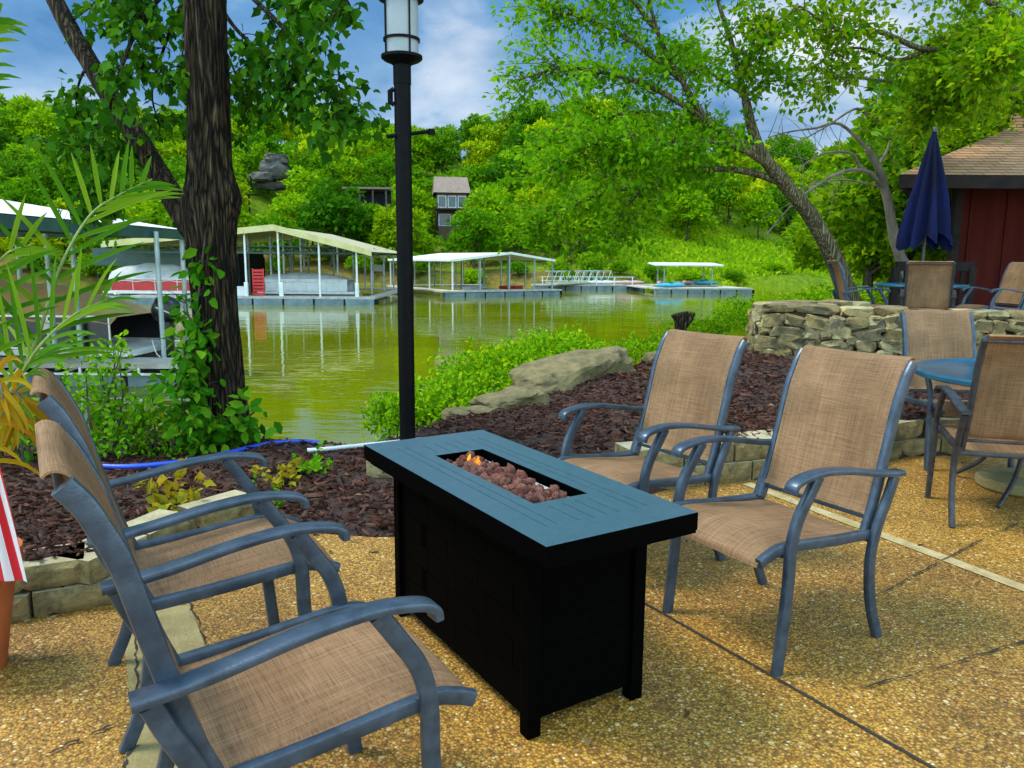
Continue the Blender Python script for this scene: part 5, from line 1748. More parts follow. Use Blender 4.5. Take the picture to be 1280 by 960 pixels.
# ================================================================== VEGETATION
def crown_points(lobes, n, g, shell=.45):
    """points spread through lumpy lobes (x, y, z, r, rz), denser towards their skins; also the outward direction"""
    lob = np.array(lobes, float)
    vol = lob[:, 3] ** 2
    idx = g.choice(len(lob), n, p=vol / vol.sum())
    d = unit(g.normal(size=(n, 3)))
    d[:, 2] = np.where(d[:, 2] < -.3, -d[:, 2] * .6, d[:, 2])
    d = unit(d)
    rad = (shell + (1 - shell) * g.uniform(0, 1, n) ** .6) * (1 + .18 * np.sin(7 * d[:, 0] + idx) * np.sin(6 * d[:, 1] + 2 * idx))
    P = lob[idx, :3] + d * rad[:, None] * np.stack([lob[idx, 3], lob[idx, 3], lob[idx, 4]], 1)
    return P, d


def far_tree(label, seed, h, wdt, mat, nleaf=2600, size=.55, group='trees on the wooded hillside', kind=0):
    g = np.random.default_rng(seed)
    root = thing('hillside_tree', label, 'tree', group=group)
    tm = MB()
    lean = g.uniform(-.4, .4, 2)
    tm.tube([(0, 0, -1.0), (lean[0] * .3, lean[1] * .3, h * .3), (lean[0], lean[1], h * .75)], [.17, .13, .05], 6)
    for k in range(5):
        a = g.uniform(0, 6.28); z = h * g.uniform(.28, .55)
        tm.tube([(lean[0] * .4, lean[1] * .4, z), (math.cos(a) * wdt * .22, math.sin(a) * wdt * .22, z + h * .16), (math.cos(a) * wdt * .36, math.sin(a) * wdt * .36, z + h * .24)], [.08, .05, .02], 5)
    tm.build('trunk', M['bark_far'], root)
    lobes = []
    nl = 13
    for k in range(nl):
        a = k * 2.4 + g.uniform(-.4, .4); t = (k + .5) / nl
        rr = wdt * .5 * math.sqrt(1 - (abs(t - .38) / .66) ** 2) * g.uniform(.45, .8)
        z = h * (.34 + .60 * t)
        lr = wdt * g.uniform(.17, .27) * (1.15 - .5 * t)
        lobes.append((lean[0] * t + rr * math.cos(a), lean[1] * t + rr * math.sin(a), z, lr, lr * g.uniform(.55, .8)))
    lobes.append((lean[0], lean[1], h * .62, wdt * .28, h * .2))
    P, d = crown_points(lobes, nleaf, g)
    leaves('crown', P, size, 'diamond', mat, root, d, .2, .6, g)
    return root


KINDS = [('bright green round crowned tree on the far wooded hillside', 'leaf_far', 8.0, 7.0), ('fresh green broad tree on the far wooded hillside', 'leaf_far', 7.0, 7.6),
         ('yellow green tree on the far wooded hillside', 'leaf_far_yellow', 7.6, 6.6), ('dark green tree on the far wooded hillside', 'leaf_far_dark', 8.4, 7.0),
         ('tall narrow green tree on the far wooded hillside', 'leaf_far', 10, 5.6), ('low yellow green bushy tree on the far wooded hillside', 'leaf_far_yellow', 5.2, 5.6)]
protos = [far_tree(lb, 100 + i, h, w_, M[mt]) for i, (lb, mt, h, w_) in enumerate(KINDS)]
# hillside positions
gt_ = np.random.default_rng(21)
pts = []


def blocked(x, y):
    px = 640 + 960 * x * 1.013 / y
    s = y - float(y_shore(np.array(x)))
    if x > 12 and s < 30 + 6 * math.sin(x * .4): return True            # open grass slope
    if x <= 12 and s < 4: return True
    if -16 < x < 14 and s < 11 and gt_.random() < .75: return True      # bare litter slope over the docks
    if 290 < px < 375 and y < 130: return gt_.random() < (.96 if px < 330 or y > 100 else .6)
    if 424 < px < 490 and 88 < y < 107: return gt_.random() < .93
    if 524 < px < 586 and 90 < y < 116: return True
    if 538 < px < 592 and 114 < y < 123: return True
    if 595 < px < 618 and 108 < y < 128: return True
    if 430 < px < 486 and 105 < y < 114: return True
    if 325 < px < 362 and 124 < y < 134: return True
    return False


tries = 0
while len(pts) < 285 and tries < 90000:
    tries += 1
    y = gt_.uniform(62, 200)
    x = gt_.uniform(-.78 * y - 6, .62 * y + 4)
    s = y - float(y_shore(np.array(x)))
    if s < 2: continue
    if (x - .43 * y + 1.2) > 3 : continue
    if blocked(x, y): continue
    md = 4.4 + .016 * s
    if any((x - a) ** 2 + ((y - b) * .8) ** 2 < md * md for a, b in pts): continue
    pts.append((x, y))
firsts = set()
for x, y in pts:
    k = int(gt_.choice(6, p=[.27, .2, .2, .15, .1, .08]))
    t = protos[k]
    if k in firsts: t = copy_tree(t)
    firsts.add(k)
    sc_ = gt_.uniform(.85, 1.25) * (1 + .0012 * max(0, y - 110))
    t.location = (x, y, float(h_far(x, y)) - .2); t.rotation_euler = (0, 0, gt_.uniform(0, 6.28)); t.scale = (sc_, sc_, sc_ * gt_.uniform(.9, 1.1))

sbush = far_tree('low green bush along the far waterline behind the docks', 77, 2.3, 3.4, M['leaf_far'], 1500, .30, 'bushes along the far waterline')
for i, x in enumerate((-62, -53, -46, -41, -35, -30.5, -26, -17, -11, -4.5, .5, 5, 8.5, 12, 16, 21, 27, 33)):
    t = sbush if i == 0 else copy_tree(sbush)
    y = float(y_shore(np.array(float(x)))) + gt_.uniform(1.2, 3.2)
    sc_ = gt_.uniform(.6, 1.15)
    t.location = (x, y, float(h_far(x, y)) - .3); t.rotation_euler = (0, 0, gt_.uniform(0, 6.28)); t.scale = (sc_ * 1.3, sc_, sc_)

# understorey and brush on the near right hand shore, behind the wall and the hut
brush_k = [far_tree('bright green brushy tree on the right hand shore behind the stone wall', 201, 5.5, 5.0, M['leaf_far'], 3600, .30, 'brush on the right hand shore'),
           far_tree('yellow green leafy tree on the right hand shore behind the stone wall', 202, 4.6, 4.6, M['leaf_far_yellow'], 3400, .28, 'brush on the right hand shore'),
           far_tree('dark green dense tree on the right hand shore behind the stone wall', 203, 7.5, 5.6, M['leaf_dense'], 4200, .32, 'brush on the right hand shore')]
spots = []
gb = np.random.default_rng(5)
tries = 0
while len(spots) < 34 and tries < 8000:
    tries += 1
    y = gb.uniform(17, 62); x = gb.uniform(.36 * y, .75 * y + 2)
    sr = (x - .43 * y + 1.2) * .92
    if sr < 1.0 + (1.5 if y < 30 else .0): continue
    if y < 24 and x < 12: continue
    if any((x - a) ** 2 + (y - b) ** 2 < (2.4 + y * .03) ** 2 for a, b in spots): continue
    spots.append((x, y))
seen = set()
for x, y in spots:
    sr = (x - .43 * y + 1.2) * .92
    k = int(gb.choice(3, p=[.4, .35, .25])); t = brush_k[k]
    if k in seen: t = copy_tree(t)
    seen.add(k)
    sc_ = gb.uniform(.55, .9) if sr < 4 else gb.uniform(.9, 1.5)
    t['label'] = KLB[k] if False else t['label']
    t.location = (x, y, float(h_far(x, y)) - .3); t.rotation_euler = (0, 0, gb.uniform(0, 6.28)); t.scale = (sc_,) * 3

# leafy undergrowth between the hillside trees (uncountable)
n = 30000
uy = gb.uniform(70, 205, n); ux = gb.uniform(-.80, .62, n) * uy
us = uy - y_shore(ux)
ku = (us > 13) & ~((ux > 13) & (us < 36)) & (ux < .43 * uy) & ~((np.abs(640 + 960 * ux * 1.013 / uy - 318) < 22) & (uy < 128))
ux, uy = ux[ku], uy[ku]
P = np.stack([ux, uy, h_far(ux, uy) + gb.uniform(.1, 1.1, len(ux))], 1)
A = gb.normal(0, 1, (len(P), 3)); Nn = gb.normal(0, .5, (len(P), 3)); Nn[:, 2] += 1; Nn[:, 1] -= .4
V, F = scatter(P, A, Nn, gb.uniform(.5, 1.25, len(P)), 'diamond')
tag(np_mesh('undergrowth', V, F, M['leaf_far_dark']), 'leafy green undergrowth between the trees of the far hillside', 'undergrowth', kind='stuff')

# grass on the far open slope and the shore lines (uncountable)
n = 26000
gx = gb.uniform(8, 62, n); gy = gb.uniform(80, 132, n)
s_ = gy - y_shore(gx)
k = (s_ > 1) & (gx > 11 + 3 * np.sin(gy * .6)) & (s_ < 42)
gx, gy = gx[k], gy[k]
P = np.stack([gx, gy, h_far(gx, gy)], 1)
clump = (np.sin(gx * .9) * np.sin(gy * 1.1 + gx * .4) + gb.normal(0, .5, len(gx)))
A = gb.normal(0, .5, (len(P), 3)); A[:, 2] = 1.0
Nn = gb.normal(0, .5, (len(P), 3)); Nn[:, 1] -= 1; Nn[:, 2] += .8
size_ = np.clip(.55 + .25 * clump, .15, 1.2)
n2 = 22000
y2 = gb.uniform(13, 75, n2); x2 = gb.uniform(.27, .70, n2) * y2
sr2 = (x2 - .43 * y2 + 1.2) * .92
k2_ = (h_far(x2, y2) > WZ + .05) & ((y2 > 15.5) | (x2 < 5.5))
x2, y2 = x2[k2_], y2[k2_]
A2 = gb.normal(0, .5, (len(x2), 3)); A2[:, 2] = 1.0
N2 = gb.normal(0, .5, (len(x2), 3)); N2[:, 1] -= 1; N2[:, 2] += .8
P = np.concatenate([P, np.stack([x2, y2, h_far(x2, y2)], 1)]); A = np.concatenate([A, A2]); Nn = np.concatenate([Nn, N2])
size_ = np.concatenate([size_, np.clip(.16 + .006 * y2 + gb.normal(0, .08, len(x2)), .1, .7)])
V, F = scatter(P, A, Nn, size_, 'diamond')
tag(np_mesh('grass', V, F, M['grass']), 'tall bright green grass and weeds on the open shores of the cove', 'grass', kind='stuff')


# ---------------------------------------------------------------- limbs and leafy twigs for the near trees
def limb_pts(lst):
    return [tuple(at(*p)) for p in lst]


def grow(mb, base, n_twigs, g, ln=(.5, 1.2), r0=.018, droop=.25, up=.2, start=.25, per=3, side=None, bend=.35, flat=1.0):
    """twigs off a limb; returns leaf sites and their directions"""
    P = [Vector(p) for p in base]
    sites, dirs = [], []
    for _ in range(n_twigs):
        t = start + (1 - start) * g.random() ** .8
        f = t * (len(P) - 1); i = min(int(f), len(P) - 2)
        p = P[i].lerp(P[i + 1], f - i)
        tan = (P[i + 1] - P[i]).normalized()
        d = Vector(g.normal(size=3)); d = (d - tan * d.dot(tan) * .6).normalized() + tan * .5 + Vector((0, 0, up))
        d.z *= flat
        d.normalize()
        L = g.uniform(*ln)
        pts_ = [p]
        for k in range(4):
            d = (d + Vector(g.normal(0, .22, 3)) * bend + Vector((0, 0, -droop * .25 * k))).normalized()
            pts_.append(pts_[-1] + d * L / 4)
        mb.tube(pts_, [r0, r0 * .8, r0 * .6, r0 * .4, r0 * .2], 5)
        for k in range(1, 5):
            for q in range(per):
                s_ = pts_[k - 1].lerp(pts_[k], g.random())
                sites.append(s_); dirs.append(d)
    return sites, dirs


def fill_leaves(sites, dirs, per, spread, g):
    S = np.array([s[:] for s in sites]); D = np.array([d[:] for d in dirs])
    S = np.repeat(S, per, 0); D = np.repeat(D, per, 0)
    off = g.normal(0, spread, S.shape)
    return S + off, unit(D * .6 + off / spread * .5)


# leaning tree beyond the wall
g = np.random.default_rng(31)
LT = thing('leaning_tree', 'tree with grey leaning trunk and bright layered foliage over the lake', 'tree', tuple(at(1068, 392, 12.4)))
lt0 = np.array(LT.location)


def rel(pts_, o):
    return [tuple(np.array(p) - o) for p in pts_]


tk = MB()
main = limb_pts([(1076, 410, 12.4), (1060, 368, 12.4), (1040, 318, 12.3), (1012, 268, 12.2), (978, 226, 12.0), (952, 192, 11.9), (940, 160, 11.9), (932, 125, 11.8)])
tk.tube(rel(catmull(main, 4), lt0), list(np.linspace(.165, .062, 29)), 16, wob=.05)
tk.build('trunk', M['bark_grey'], LT, auto=70)
lm = [([(936, 140, 11.85), (930, 118, 11.8), (917, 62, 11.7), (897, 0, 11.6), (880, -70, 11.5)], .062),
      ([(950, 196, 11.9), (908, 166, 11.8), (882, 148, 11.6), (852, 100, 11.4), (822, 40, 11.2), (800, -50, 11)], .075),
      ([(960, 206, 11.9), (925, 186, 11.6), (885, 176, 11.2), (840, 182, 10.8), (800, 196, 10.5), (756, 222, 10.2)], .05),
      ([(978, 228, 12.0), (930, 214, 12.0), (880, 211, 12.0), (842, 214, 11.9), (806, 234, 11.8), (778, 266, 11.7), (752, 305, 11.6)], .06),
      ([(905, 165, 11.8), (860, 150, 12.1), (800, 140, 12.5), (740, 150, 12.8), (680, 165, 13)], .045),
      ([(880, 148, 11.6), (820, 112, 11.3), (760, 92, 11), (700, 85, 10.8), (648, 100, 10.6)], .045),
      ([(917, 62, 11.7), (950, 78, 11.6), (985, 100, 11.6)], .03),
      ([(852, 100, 11.4), (790, 52, 11.7), (730, 22, 12), (676, 16, 12.2)], .045),
      ([(822, 40, 11.2), (772, -20, 11), (716, -50, 10.8)], .04),
      ([(897, 0, 11.6), (930, -30, 11.4), (965, -60, 11.2)], .035),
      ([(840, 182, 10.8), (790, 170, 10.5), (730, 185, 10.2), (690, 215, 10)], .035),
      ([(806, 234, 11.8), (760, 240, 11.9), (710, 262, 12), (672, 300, 12)], .035),
      ([(930, 118, 11.8), (890, 92, 12), (850, 60, 12.4)], .035)]
br = MB(); sites = []; dirs = []
for li_, (lst, r) in enumerate(lm):
    P = catmull(limb_pts(lst), 5)
    br.tube(rel(P, lt0), list(np.linspace(r, r * .22, len(P))), 9, wob=.06)
    s_, d_ = grow(MB(), rel(P, lt0), 0, g) if False else grow(br, rel(P, lt0), int((7 + 5 * len(lst)) * {0: .5, 6: .5, 9: .35, 12: .6, 1: .8}.get(li_, 1)), g, (.35, 1.05), .008, .08, .12, .22, flat=.45)
    sites += s_; dirs += d_
br.build('limbs', M['bark_grey'], LT, auto=70)
P, D = fill_leaves(sites, dirs, 4, .075, g)
print('LEAVES lean', len(P))
leaves('crown', P, .098, 'diamond', M['leaf_lean'], LT, D, .1, 1.3, g)

# bare tree standing right of it
bt_ = thing('bare_tree', 'pale bare tree with crooked dead branches between leaning trunk and hut', 'tree', tuple(at(1132, 330, 13.4)))
b0 = np.array(bt_.location)
tk = MB()
tk.tube(rel(catmull(limb_pts([(1136, 345, 13.4), (1122, 312, 13.4), (1114, 275, 13.3), (1106, 235, 13.2), (1097, 208, 13.1), (1084, 186, 13.0)]), 4), b0), list(np.linspace(.10, .05, 21)), 10, wob=.08)
tk.build('trunk', M['dead'], bt_, auto=70)
bb = MB()
gd = np.random.default_rng(12)
for lst, r in (([(1106, 235, 13.2), (1082, 214, 13.0), (1050, 216, 12.8), (1010, 240, 12.6), (985, 262, 12.5), (955, 297, 12.4)], .04), ([(1103, 226, 13.2), (1075, 208, 13.1), (1065, 192, 13), (1030, 192, 12.9), (990, 215, 12.8)], .035),
               ([(1097, 208, 13.1), (1108, 190, 13.1), (1113, 172, 13.2)], .035), ([(1084, 186, 13.0), (1050, 155, 12.9), (1020, 160, 12.8), (985, 165, 12.7), (960, 172, 12.6)], .03),
               ([(1165, 135, 12.6), (1130, 108, 12.4), (1090, 99, 12.2), (1040, 97, 12), (985, 106, 11.9)], .035), ([(1097, 152, 12.9), (1080, 140, 12.9), (1066, 137, 12.8), (1030, 160, 12.8), (985, 185, 12.7)], .03),
               ([(1106, 235, 13.2), (1060, 225, 13.2), (1030, 228, 13.3), (1000, 235, 13.3)], .02)):
    P = catmull(limb_pts(lst), 4)
    bb.tube(rel(P, b0), list(np.linspace(r, r * .25, len(P))), 7, wob=.08)
    grow(bb, rel(P, b0), 9, gd, (.3, .9), .007, .1, .1, .3)
bb.build('limbs', M['dead'], bt_, auto=70)

# oak overhanging from the right, and the dense trees behind the hut
OK = thing('oak_tree', 'oak reaching over from behind the hut with yellow green leaves against the sky', 'tree', (12.6, 16.4, .3))
o0 = np.array(OK.location)
MB().tube(rel(catmull([(12.6, 16.4, -.2), (12.5, 16.3, 2.5), (12.2, 16, 5), (11.8, 15.8, 7.5)], 5), o0), list(np.linspace(.30, .18, 16)), 14, wob=.05).build('trunk', M['bark_grey'], OK, auto=70)
ob = MB(); sites = []; dirs = []
g = np.random.default_rng(44)
for lst, r, nt in (([(1345, 90, 16), (1280, 70, 14), (1220, 50, 12.8), (1160, 62, 12), (1100, 40, 11.6), (1050, 38, 11.4), (1000, 8, 11.2)], .07, 26), ([(1330, 120, 16), (1260, 110, 14), (1215, 120, 13), (1180, 135, 12.6), (1150, 140, 12.4)], .06, 50),
                   ([(1320, 60, 15), (1250, 10, 13), (1180, -20, 12), (1100, -30, 11.4), (1030, -20, 11)], .06, 30), ([(1160, 62, 12), (1120, 75, 12), (1075, 60, 12.1), (1035, 70, 12.2), (1010, 95, 12.3)], .035, 11),
                   ([(1340, 100, 16), (1300, 150, 15), (1260, 120, 14.6), (1210, 125, 14.4), (1170, 140, 14.3)], .05, 44), ([(1250, 10, 13), (1210, 40, 12.4), (1190, 80, 12), (1200, 110, 11.8)], .035, 40),
                   ([(1340, 40, 14), (1290, 30, 12), (1255, 55, 11), (1235, 90, 10.6)], .04, 44), ([(1060, 38, 11.4), (1040, 70, 11.5), (1046, 98, 11.6), (1085, 110, 11.8)], .02, 8),
                   ([(1340, 160, 18), (1280, 130, 17.5), (1230, 160, 17.2), (1190, 185, 17)], .05, 45), ([(1000, 8, 11.2), (965, 30, 11.3), (950, 36, 11.3)], .018, 12)):
    P = catmull(limb_pts(lst), 5)
    ob.tube(rel(P, o0), list(np.linspace(r, r * .2, len(P))), 9, wob=.06)
    s_, d_ = grow(ob, rel(P, o0), nt, g, (.35, 1.0), .009, .10, .1, .15, flat=.6)
    sites += s_; dirs += d_
ob.build('limbs', M['bark_grey'], OK, auto=70)
P, D = fill_leaves(sites, dirs, 4, .085, g)
print('LEAVES oak', len(P))
leaves('crown', P, .115, 'diamond', M['leaf_oak'], OK, D, .1, 1.2, g)

for i, (px, py, d, h, w_, lb) in enumerate(((1215, 262, 19, 7.0, 6.0, 'dark dense leafy tree directly behind the hut roof'), (1130, 318, 21, 5.6, 5.0, 'green leafy tree behind the folded blue umbrella'), (1290, 250, 21, 9, 7, 'tall green tree behind the right end of the hut'), (1090, 330, 26, 4.6, 5, 'low green tree between the leaning trunk and the umbrella'))):
    t = far_tree(lb, 300 + i, h, w_, M['leaf_dense' if i in (0, 2) else 'leaf_oak'], 9000, .24, 'trees behind the hut')
    q = at(px, py, d); t.location = (q[0], q[1], float(h_far(q[0], q[1])) - .2)

# ---------------------------------------------------------------- big tree at the left with creeper
BTr = thing('big_tree', 'big dark ridged tree trunk rising beside the lake, hung with lobed leaves', 'tree', (-2.02, 5.19, 0))
t0 = np.array(BTr.location)
ctr = [at(278, 600, 5.2), at(277, 560, 5.2), at(274, 470, 5.2), at(267, 350, 5.2), at(262, 220, 5.2), at(260, 100, 5.2), at(257, 0, 5.2), at(253, -140, 5.2), at(250, -300, 5.2)]
cp = catmull(ctr, 16)
nseg = 96
V = []
for i, p in enumerate(cp):
    z = p.z
    r = float(np.interp(z, [-.2, .05, .4, 1.1, 1.75, 2.0, 3.0, 4.5], [.205, .174, .154, .139, .136, .126, .119, .10]))
    for k in range(nseg):
        a = 2 * math.pi * k / nseg
        q = Vector((math.cos(a) * 3.2, math.sin(a) * 3.2, z * .55))
        n1 = mnoise.noise(q * 2.4 + Vector((0, 0, 9)))
        rid = abs(mnoise.noise(Vector((math.cos(a) * 4.6, math.sin(a) * 4.6, z * .85 + .5 * n1)) * 1.7))
        bul = .05 * math.exp(-((z - 1.72) / .13) ** 2) * max(0, math.cos(a - .5)) + .06 * math.exp(-((z - 1.62) / .2) ** 2) * max(0, math.cos(a - 2.9))
        rr = r * (1 + .05 * n1) + .050 * (rid ** .7) - .018 + .006 * mnoise.noise(q * 9) + bul
        V.append((p.x + rr * math.cos(a) - t0[0], p.y + rr * math.sin(a) - t0[1], z))
F = [(i * nseg + k, i * nseg + (k + 1) % nseg, (i + 1) * nseg + (k + 1) % nseg, (i + 1) * nseg + k) for i in range(len(cp) - 1) for k in range(nseg)]
np_mesh('trunk', V, F, M['bark_dark'], BTr, smooth=True)
lb_ = MB()
P = catmull(limb_pts([(262, 300, 5.25), (238, 285, 5.3), (212, 240, 5.35), (182, 190, 5.4), (150, 140, 5.45), (112, 78, 5.5), (84, 30, 5.55), (55, -30, 5.6), (20, -110, 5.7)]), 5)
lb_.tube(rel(P, t0), list(np.linspace(.085, .05, len(P))), 14, wob=.05); lb_.build('limb', M['bark_dark'], BTr, auto=70)
tw = MB(); g = np.random.default_rng(61); sites = []; dirs = []
for lst, r, nt in [(l_, r_, max(4, int(n_ * .9))) for l_, r_, n_ in (([(257, -60, 5.2), (215, -20, 5.0), (175, 30, 4.9), (150, 90, 4.9), (135, 150, 4.9), (140, 200, 5)], .022, 18), ([(257, -40, 5.2), (225, 10, 5.2), (205, 60, 5.3), (190, 115, 5.3), (200, 160, 5.3)], .018, 15),
                   ([(257, -80, 5.2), (310, -10, 5.0), (350, 30, 4.9), (385, 70, 4.9), (415, 110, 4.8), (432, 150, 4.8)], .022, 20), ([(258, -20, 5.2), (290, 30, 5.1), (320, 60, 5), (345, 85, 5), (362, 105, 5)], .018, 17),
                   ([(150, 140, 5.45), (128, 150, 5.4), (112, 185, 5.3), (112, 225, 5.3), (122, 250, 5.3)], .014, 13), ([(112, 78, 5.5), (100, 100, 5.4), (95, 130, 5.4), (100, 160, 5.4)], .012, 9),
                   ([(250, -160, 5.2), (330, -90, 4.6), (400, -40, 4.4), (430, -5, 4.4), (440, 12, 4.4)], .02, 11), ([(257, -60, 5.2), (240, -10, 4.8), (232, 40, 4.7), (225, 90, 4.7)], .014, 11),
                   ([(84, 30, 5.55), (110, 10, 5.4), (150, -10, 5.2), (190, 10, 5.1)], .014, 11), ([(258, 30, 5.2), (285, 70, 5.3), (300, 110, 5.3), (312, 140, 5.3)], .012, 10), ([(257, -60, 5.2), (300, -40, 5.2), (335, -20, 5.2), (370, -10, 5.1), (400, 15, 5.1)], .016, 13))]:
    lst = [(a_, b_, c_ + .62 * (1 if 150 < a_ < 330 else .4)) for a_, b_, c_ in lst]
    P = catmull(limb_pts(lst), 5)
    tw.tube(rel(P, t0), list(np.linspace(r, r * .25, len(P))), 7, wob=.06)
    s_, d_ = grow(tw, rel(P, t0), nt, g, (.15, .42), .0045, .5, -.05, .3, per=2)
    sites += s_; dirs += d_
tw.build('twigs', M['bark_dark'], BTr, auto=70)
P, D = fill_leaves(sites, dirs, 3, .05, g)
print('LEAVES big', len(P))
leaves('crown', P, .070, 'lobed', M['leaf_maple'], BTr, D, .8, .5, g)

vn = thing('creeper', 'leafy green creeper climbing the left side of the big tree trunk', 'climbing plant', (-2.1, 5.0, 0))
v0 = np.array(vn.location)
g = np.random.default_rng(8); sm_ = MB(); sites = []; dirs = []
for lst, nt, per in (([(262, 580, 5.0), (250, 520, 4.98), (245, 450, 5.0), (245, 400, 5.02), (250, 350, 5.05), (256, 300, 5.05)], 22, 2), ([(255, 575, 4.9), (235, 530, 4.85), (225, 480, 4.85), (232, 440, 4.95)], 26, 3),
                     ([(270, 560, 4.97), (285, 545, 4.96), (300, 530, 4.97), (318, 515, 4.95)], 12, 2), ([(262, 575, 4.95), (275, 550, 4.95), (262, 510, 4.95)], 14, 2), ([(250, 420, 5), (236, 395, 4.95), (232, 370, 4.95)], 5, 1)):
    P = catmull(limb_pts(lst), 5)
    sm_.tube(rel(P, v0), .006, 6)
    s_, d_ = grow(sm_, rel(P, v0), nt, g, (.05, .20), .0025, .5, .1, .05, per=per)
    sites += s_; dirs += d_
sm_.build('stem', M['bark_far'], vn, auto=70)
P, D = fill_leaves(sites, dirs, 1, .03, g)
D[:, 1] -= .5
leaves('foliage', P, .085, 'oval', M['leaf_ivy'], vn, D, .5, .5, g)


# ---------------------------------------------------------------- bank shrubs, weeds, palm
def shrub(name, label, loc, lobes, n, size, mat, seed, shape='diamond', group=None, stems=9):
    g = np.random.default_rng(seed)
    r_ = thing(name, label, 'shrub', tuple(loc), group=group)
    s_ = MB()
    for k in range(stems):
        l = lobes[int(g.integers(len(lobes)))]
        e = Vector((l[0] + g.normal(0, l[3] * .4), l[1] + g.normal(0, l[3] * .4), l[2] + l[4] * .6))
        b = Vector((e.x * .55, e.y * .55, -.35))
        s_.tube([b, b.lerp(e, .5) + Vector((g.normal(0, .05), g.normal(0, .05), .05)), e], [.010, .007, .003], 5)
    s_.build('stem', M['bark_far'], r_, auto=70)
    P, d = crown_points(lobes, n, g, .35)
    m_ = max(6, n // 90)
    Q, e = crown_points(lobes, m_, g, .95)                # sprigs standing clear of the mass
    e = unit(e + np.array([0, 0, .9]))
    t = g.uniform(0, 1, (m_, 9, 1)) * g.uniform(.6, 3.2, (m_, 1, 1)) * size
    sp = (Q[:, None, :] + e[:, None, :] * t + g.normal(0, size * .22, (m_, 9, 3))).reshape(-1, 3)
    P = np.concatenate([P, sp]); d = np.concatenate([d, np.repeat(e, 9, 0)])
    leaves('foliage', P, size * .85, shape, mat, r_, d, .0, .8, g)
    return r_


SB = 'bushes on the bank below the mulch bed'
p = at(560, 520, 6.9); shrub('bush', 'bright green leafy bush right behind the lamp post', p, [(0, 0, 0, .42, .32), (.35, .3, .05, .4, .3), (-.35, -.1, -.1, .36, .3), (.15, .6, .1, .4, .3), (-.1, .4, -.1, .5, .35)], 5200, .06, M['leaf_bush'], 71, group=SB)
p = at(640, 470, 7.9); shrub('bush', 'tallest yellow green bush between lamp post and limestone boulder', p, [(0, 0, 0, .45, .34), (.4, .25, .12, .42, .32), (-.4, 0, -.05, .42, .3), (.1, -.3, -.15, .4, .3), (.55, .6, .1, .4, .3)], 6000, .062, M['leaf_bush'], 72, group=SB)
p = at(690, 452, 8.7); shrub('bush', 'green bush peeping over the long limestone boulder', p, [(0, 0, 0, .4, .32), (.3, .3, -.05, .4, .3), (-.3, 0, -.05, .35, .25)], 3400, .06, M['leaf_bush'], 73, group=SB)
p = at(486, 520, 6.8); shrub('bush', 'green bush at the water edge left of the lamp post', p, [(0, 0, -.05, .22, .24), (.2, .3, -.1, .3, .25)], 1700, .06, M['leaf_bush'], 74, group=SB)
p = at(800, 438, 9.6); shrub('bush', 'low bright green growth between boulder and tree stump', p, [(0, 0, -.05, .35, .2), (.45, .1, -.08, .3, .18), (-.4, 0, -.1, .3, .16)], 2200, .055, M['leaf_bush'], 75, group=SB)
p = at(925, 402, 12.5); shrub('bush', 'bright green growth on the shore left of the stone wall', p, [(0, 0, -.1, .5, .3), (-.6, .4, -.2, .5, .22), (.2, .7, 0, .5, .35), (-1.0, .3, -.35, .4, .18)], 4600, .065, M['leaf_bush'], 76, group=SB)
p = at(1010, 372, 14.5); shrub('bush', 'green growth on the shore at the foot of the leaning tree', p, [(0, 0, -.2, .7, .3), (.8, .3, -.1, .7, .35), (-.8, .3, -.4, .5, .2)], 4200, .075, M['leaf_bush'], 77, group=SB)
WG = 'leafy weeds on the bank left of the big tree'
p = at(120, 505, 4.75); shrub('weed', 'tallest leafy weed left of the big tree', p, [(0, 0, .05, .16, .30), (.10, .05, .22, .12, .22), (-.10, 0, -.1, .16, .25), (.16, .05, -.15, .18, .22)], 620, .055, M['leaf_weed'], 81, 'oval', WG)
p = at(185, 530, 4.9); shrub('weed', 'leafy weed between the tallest weed and the trunk', p, [(0, 0, -.05, .14, .22), (.14, .1, -.15, .16, .2), (-.1, 0, -.15, .15, .2)], 420, .052, M['leaf_weed'], 82, 'oval', WG)
p = at(80, 550, 4.6); shrub('weed', 'low leafy weed at the foot of the left bank', p, [(0, 0, -.05, .2, .18), (.25, .1, -.08, .2, .15), (-.3, 0, -.05, .2, .15)], 520, .05, M['leaf_weed'], 83, 'oval', WG)
p = at(150, 575, 4.75); shrub('weed', 'low weed growing along the blue hose', p, [(0, 0, -.05, .12, .10), (.25, .05, -.03, .14, .10), (.45, .1, -.02, .12, .08)], 420, .042, M['leaf_weed'], 84, 'oval', WG)
p = at(20, 540, 4.4); shrub('weed', 'leafy weed half hidden behind the palm', p, [(0, 0, 0, .2, .22), (-.3, 0, .05, .2, .25)], 460, .055, M['leaf_weed'], 85, 'oval', WG)
SD = 'seedlings sprouting in the mulch'
for i, (px, py, z, sz, n, mt, lb) in enumerate(((212, 638, .14, .06, 60, 'leaf_yellow', 'yellowing seedling in the mulch beside the low block wall'), (350, 605, .06, .05, 34, 'leaf_yellow', 'pale yellow sprout in the mulch left of the fire table'), (390, 590, .07, .045, 30, 'leaf_weed', 'small green sprout in the mulch near the lamp post footing'), (325, 640, .05, .04, 22, 'leaf_weed', 'tiny green sprout at the mulch edge behind the left chairs'))):
    q = onz(px, py, z)
    shrub('seedling', lb, q, [(0, 0, .02, sz * 1.6, sz * .7), (sz, .02, .02, sz * 1.2, sz * .6)], n, sz, M[mt], 90 + i, 'lobed', SD, 3)


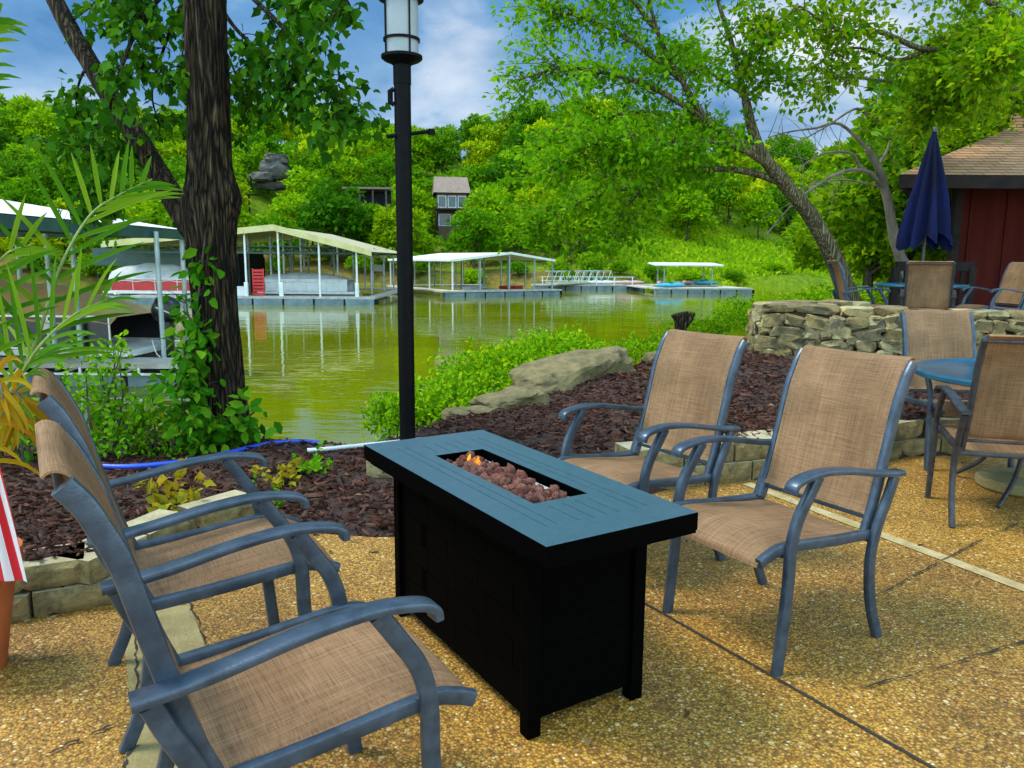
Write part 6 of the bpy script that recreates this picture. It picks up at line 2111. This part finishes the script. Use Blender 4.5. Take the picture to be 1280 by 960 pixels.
def frond(parent, pts_, nl, ll, g, mat, nrm, wdt=.012, droop=.35, t0_=.18, fold=.35, tipk=.45):
    P = catmull(pts_, 8)
    n = len(P)
    fr_ = None
    V = []; F = []
    nrm = Vector(nrm).normalized()
    k_ = 0
    for i in range(nl):
        for s in (-1, 1):
            t = t0_ + (1 - t0_) * (i + (.25 if s > 0 else 0)) / nl
            f = t * (n - 1); a = min(int(f), n - 2)
            p = P[a].lerp(P[a + 1], f - a)
            tan = (P[a + 1] - P[a]).normalized()
            side = tan.cross(nrm).normalized() * s
            L = ll * (math.sin(math.pi * min(1, .22 + t * .72)) ** .8) * g.uniform(.88, 1.1)
            if t > .93: L *= .85
            ang = R(76 - 48 * t + g.uniform(-7, 7))
            d = (tan * math.cos(ang) + side * math.sin(ang) + nrm * (fold * g.uniform(.4, 1.2))).normalized()
            q = p.copy(); m = 6
            base = len(V)
            for j in range(m + 1):
                u = j / m
                w_ = wdt * (math.sin(math.pi * min(1, .12 + .88 * u) ** .9) ** .7) * (1 if u < 1 else .05) + .0008
                b = d.cross(nrm).normalized()
                lift = d.cross(b).normalized()
                V += [q + b * w_, q + lift * w_ * .5, q - b * w_]
                if j < m:
                    d = (d + Vector((0, 0, -droop * u * .55))).normalized(); q = q + d * L / m
            for j in range(m):
                o_ = base + j * 3
                F += [(o_, o_ + 1, o_ + 4, o_ + 3), (o_ + 1, o_ + 2, o_ + 5, o_ + 4)]
    fo = np_mesh('frond', [v[:] for v in V], F, mat, parent)
    MB().tube(P, list(np.linspace(.0085, .002, n)), 7).build('rib', M['palm_stem'] if mat is M['palm'] else M['dead'], fo, auto=70)
    return fo


PL = thing('palm', 'potted palm with long green fronds at the left edge of the patio', 'palm', tuple(POT + np.array([0, 0, .36])))
p0 = np.array(PL.location)
gp = np.random.default_rng(77)


def fr(lst):
    return rel([tuple(p) for p in [POT + np.array([0, .02, .38])] + limb_pts(lst)], p0)


frond(PL, fr([(-20, 560, 2.35), (40, 440, 2.40), (75, 335, 2.5), (112, 270, 2.6), (150, 243, 2.7), (190, 224, 2.8)]), 13, .32, gp, M['palm'], (.1, -1, .25), .0076, .14, .3)
frond(PL, fr([(-25, 560, 2.3), (20, 480, 2.3), (52, 430, 2.3), (95, 392, 2.35), (140, 372, 2.4)]), 11, .33, gp, M['palm'], (-.2, -.8, .6), .0072, .30, .25)
frond(PL, fr([(-45, 520, 2.3), (-40, 430, 2.35), (-25, 370, 2.4), (5, 320, 2.45), (40, 305, 2.5)]), 9, .30, gp, M['palm'], (.2, -1, .3), .0075, .2, .3)
frond(PL, fr([(-50, 480, 2.2), (-62, 350, 2.25), (-70, 200, 2.3), (-55, 100, 2.35), (-30, 40, 2.4), (-2, 22, 2.45)]), 15, .22, gp, M['palm'], (.3, -1, .1), .008, .5, .5)
frond(PL, fr([(-20, 560, 2.25), (4, 505, 2.25), (18, 490, 2.22), (28, 505, 2.2), (30, 545, 2.18)]), 12, .24, gp, M['palm_dry'], (.5, -1, .1), .0065, .9, .15)
frond(PL, fr([(-20, 580, 2.4), (0, 500, 2.5), (30, 455, 2.6), (70, 440, 2.75), (110, 440, 2.9)]), 9, .30, gp, M['palm'], (-.1, -.8, .7), .0072, .3, .35)
frond(PL, fr([(-45, 570, 2.15), (-30, 500, 2.1), (-14, 475, 2.05), (0, 480, 2.0), (6, 520, 1.98)]), 10, .22, gp, M['palm_dry'], (.4, -1, .2), .0065, .9, .2)
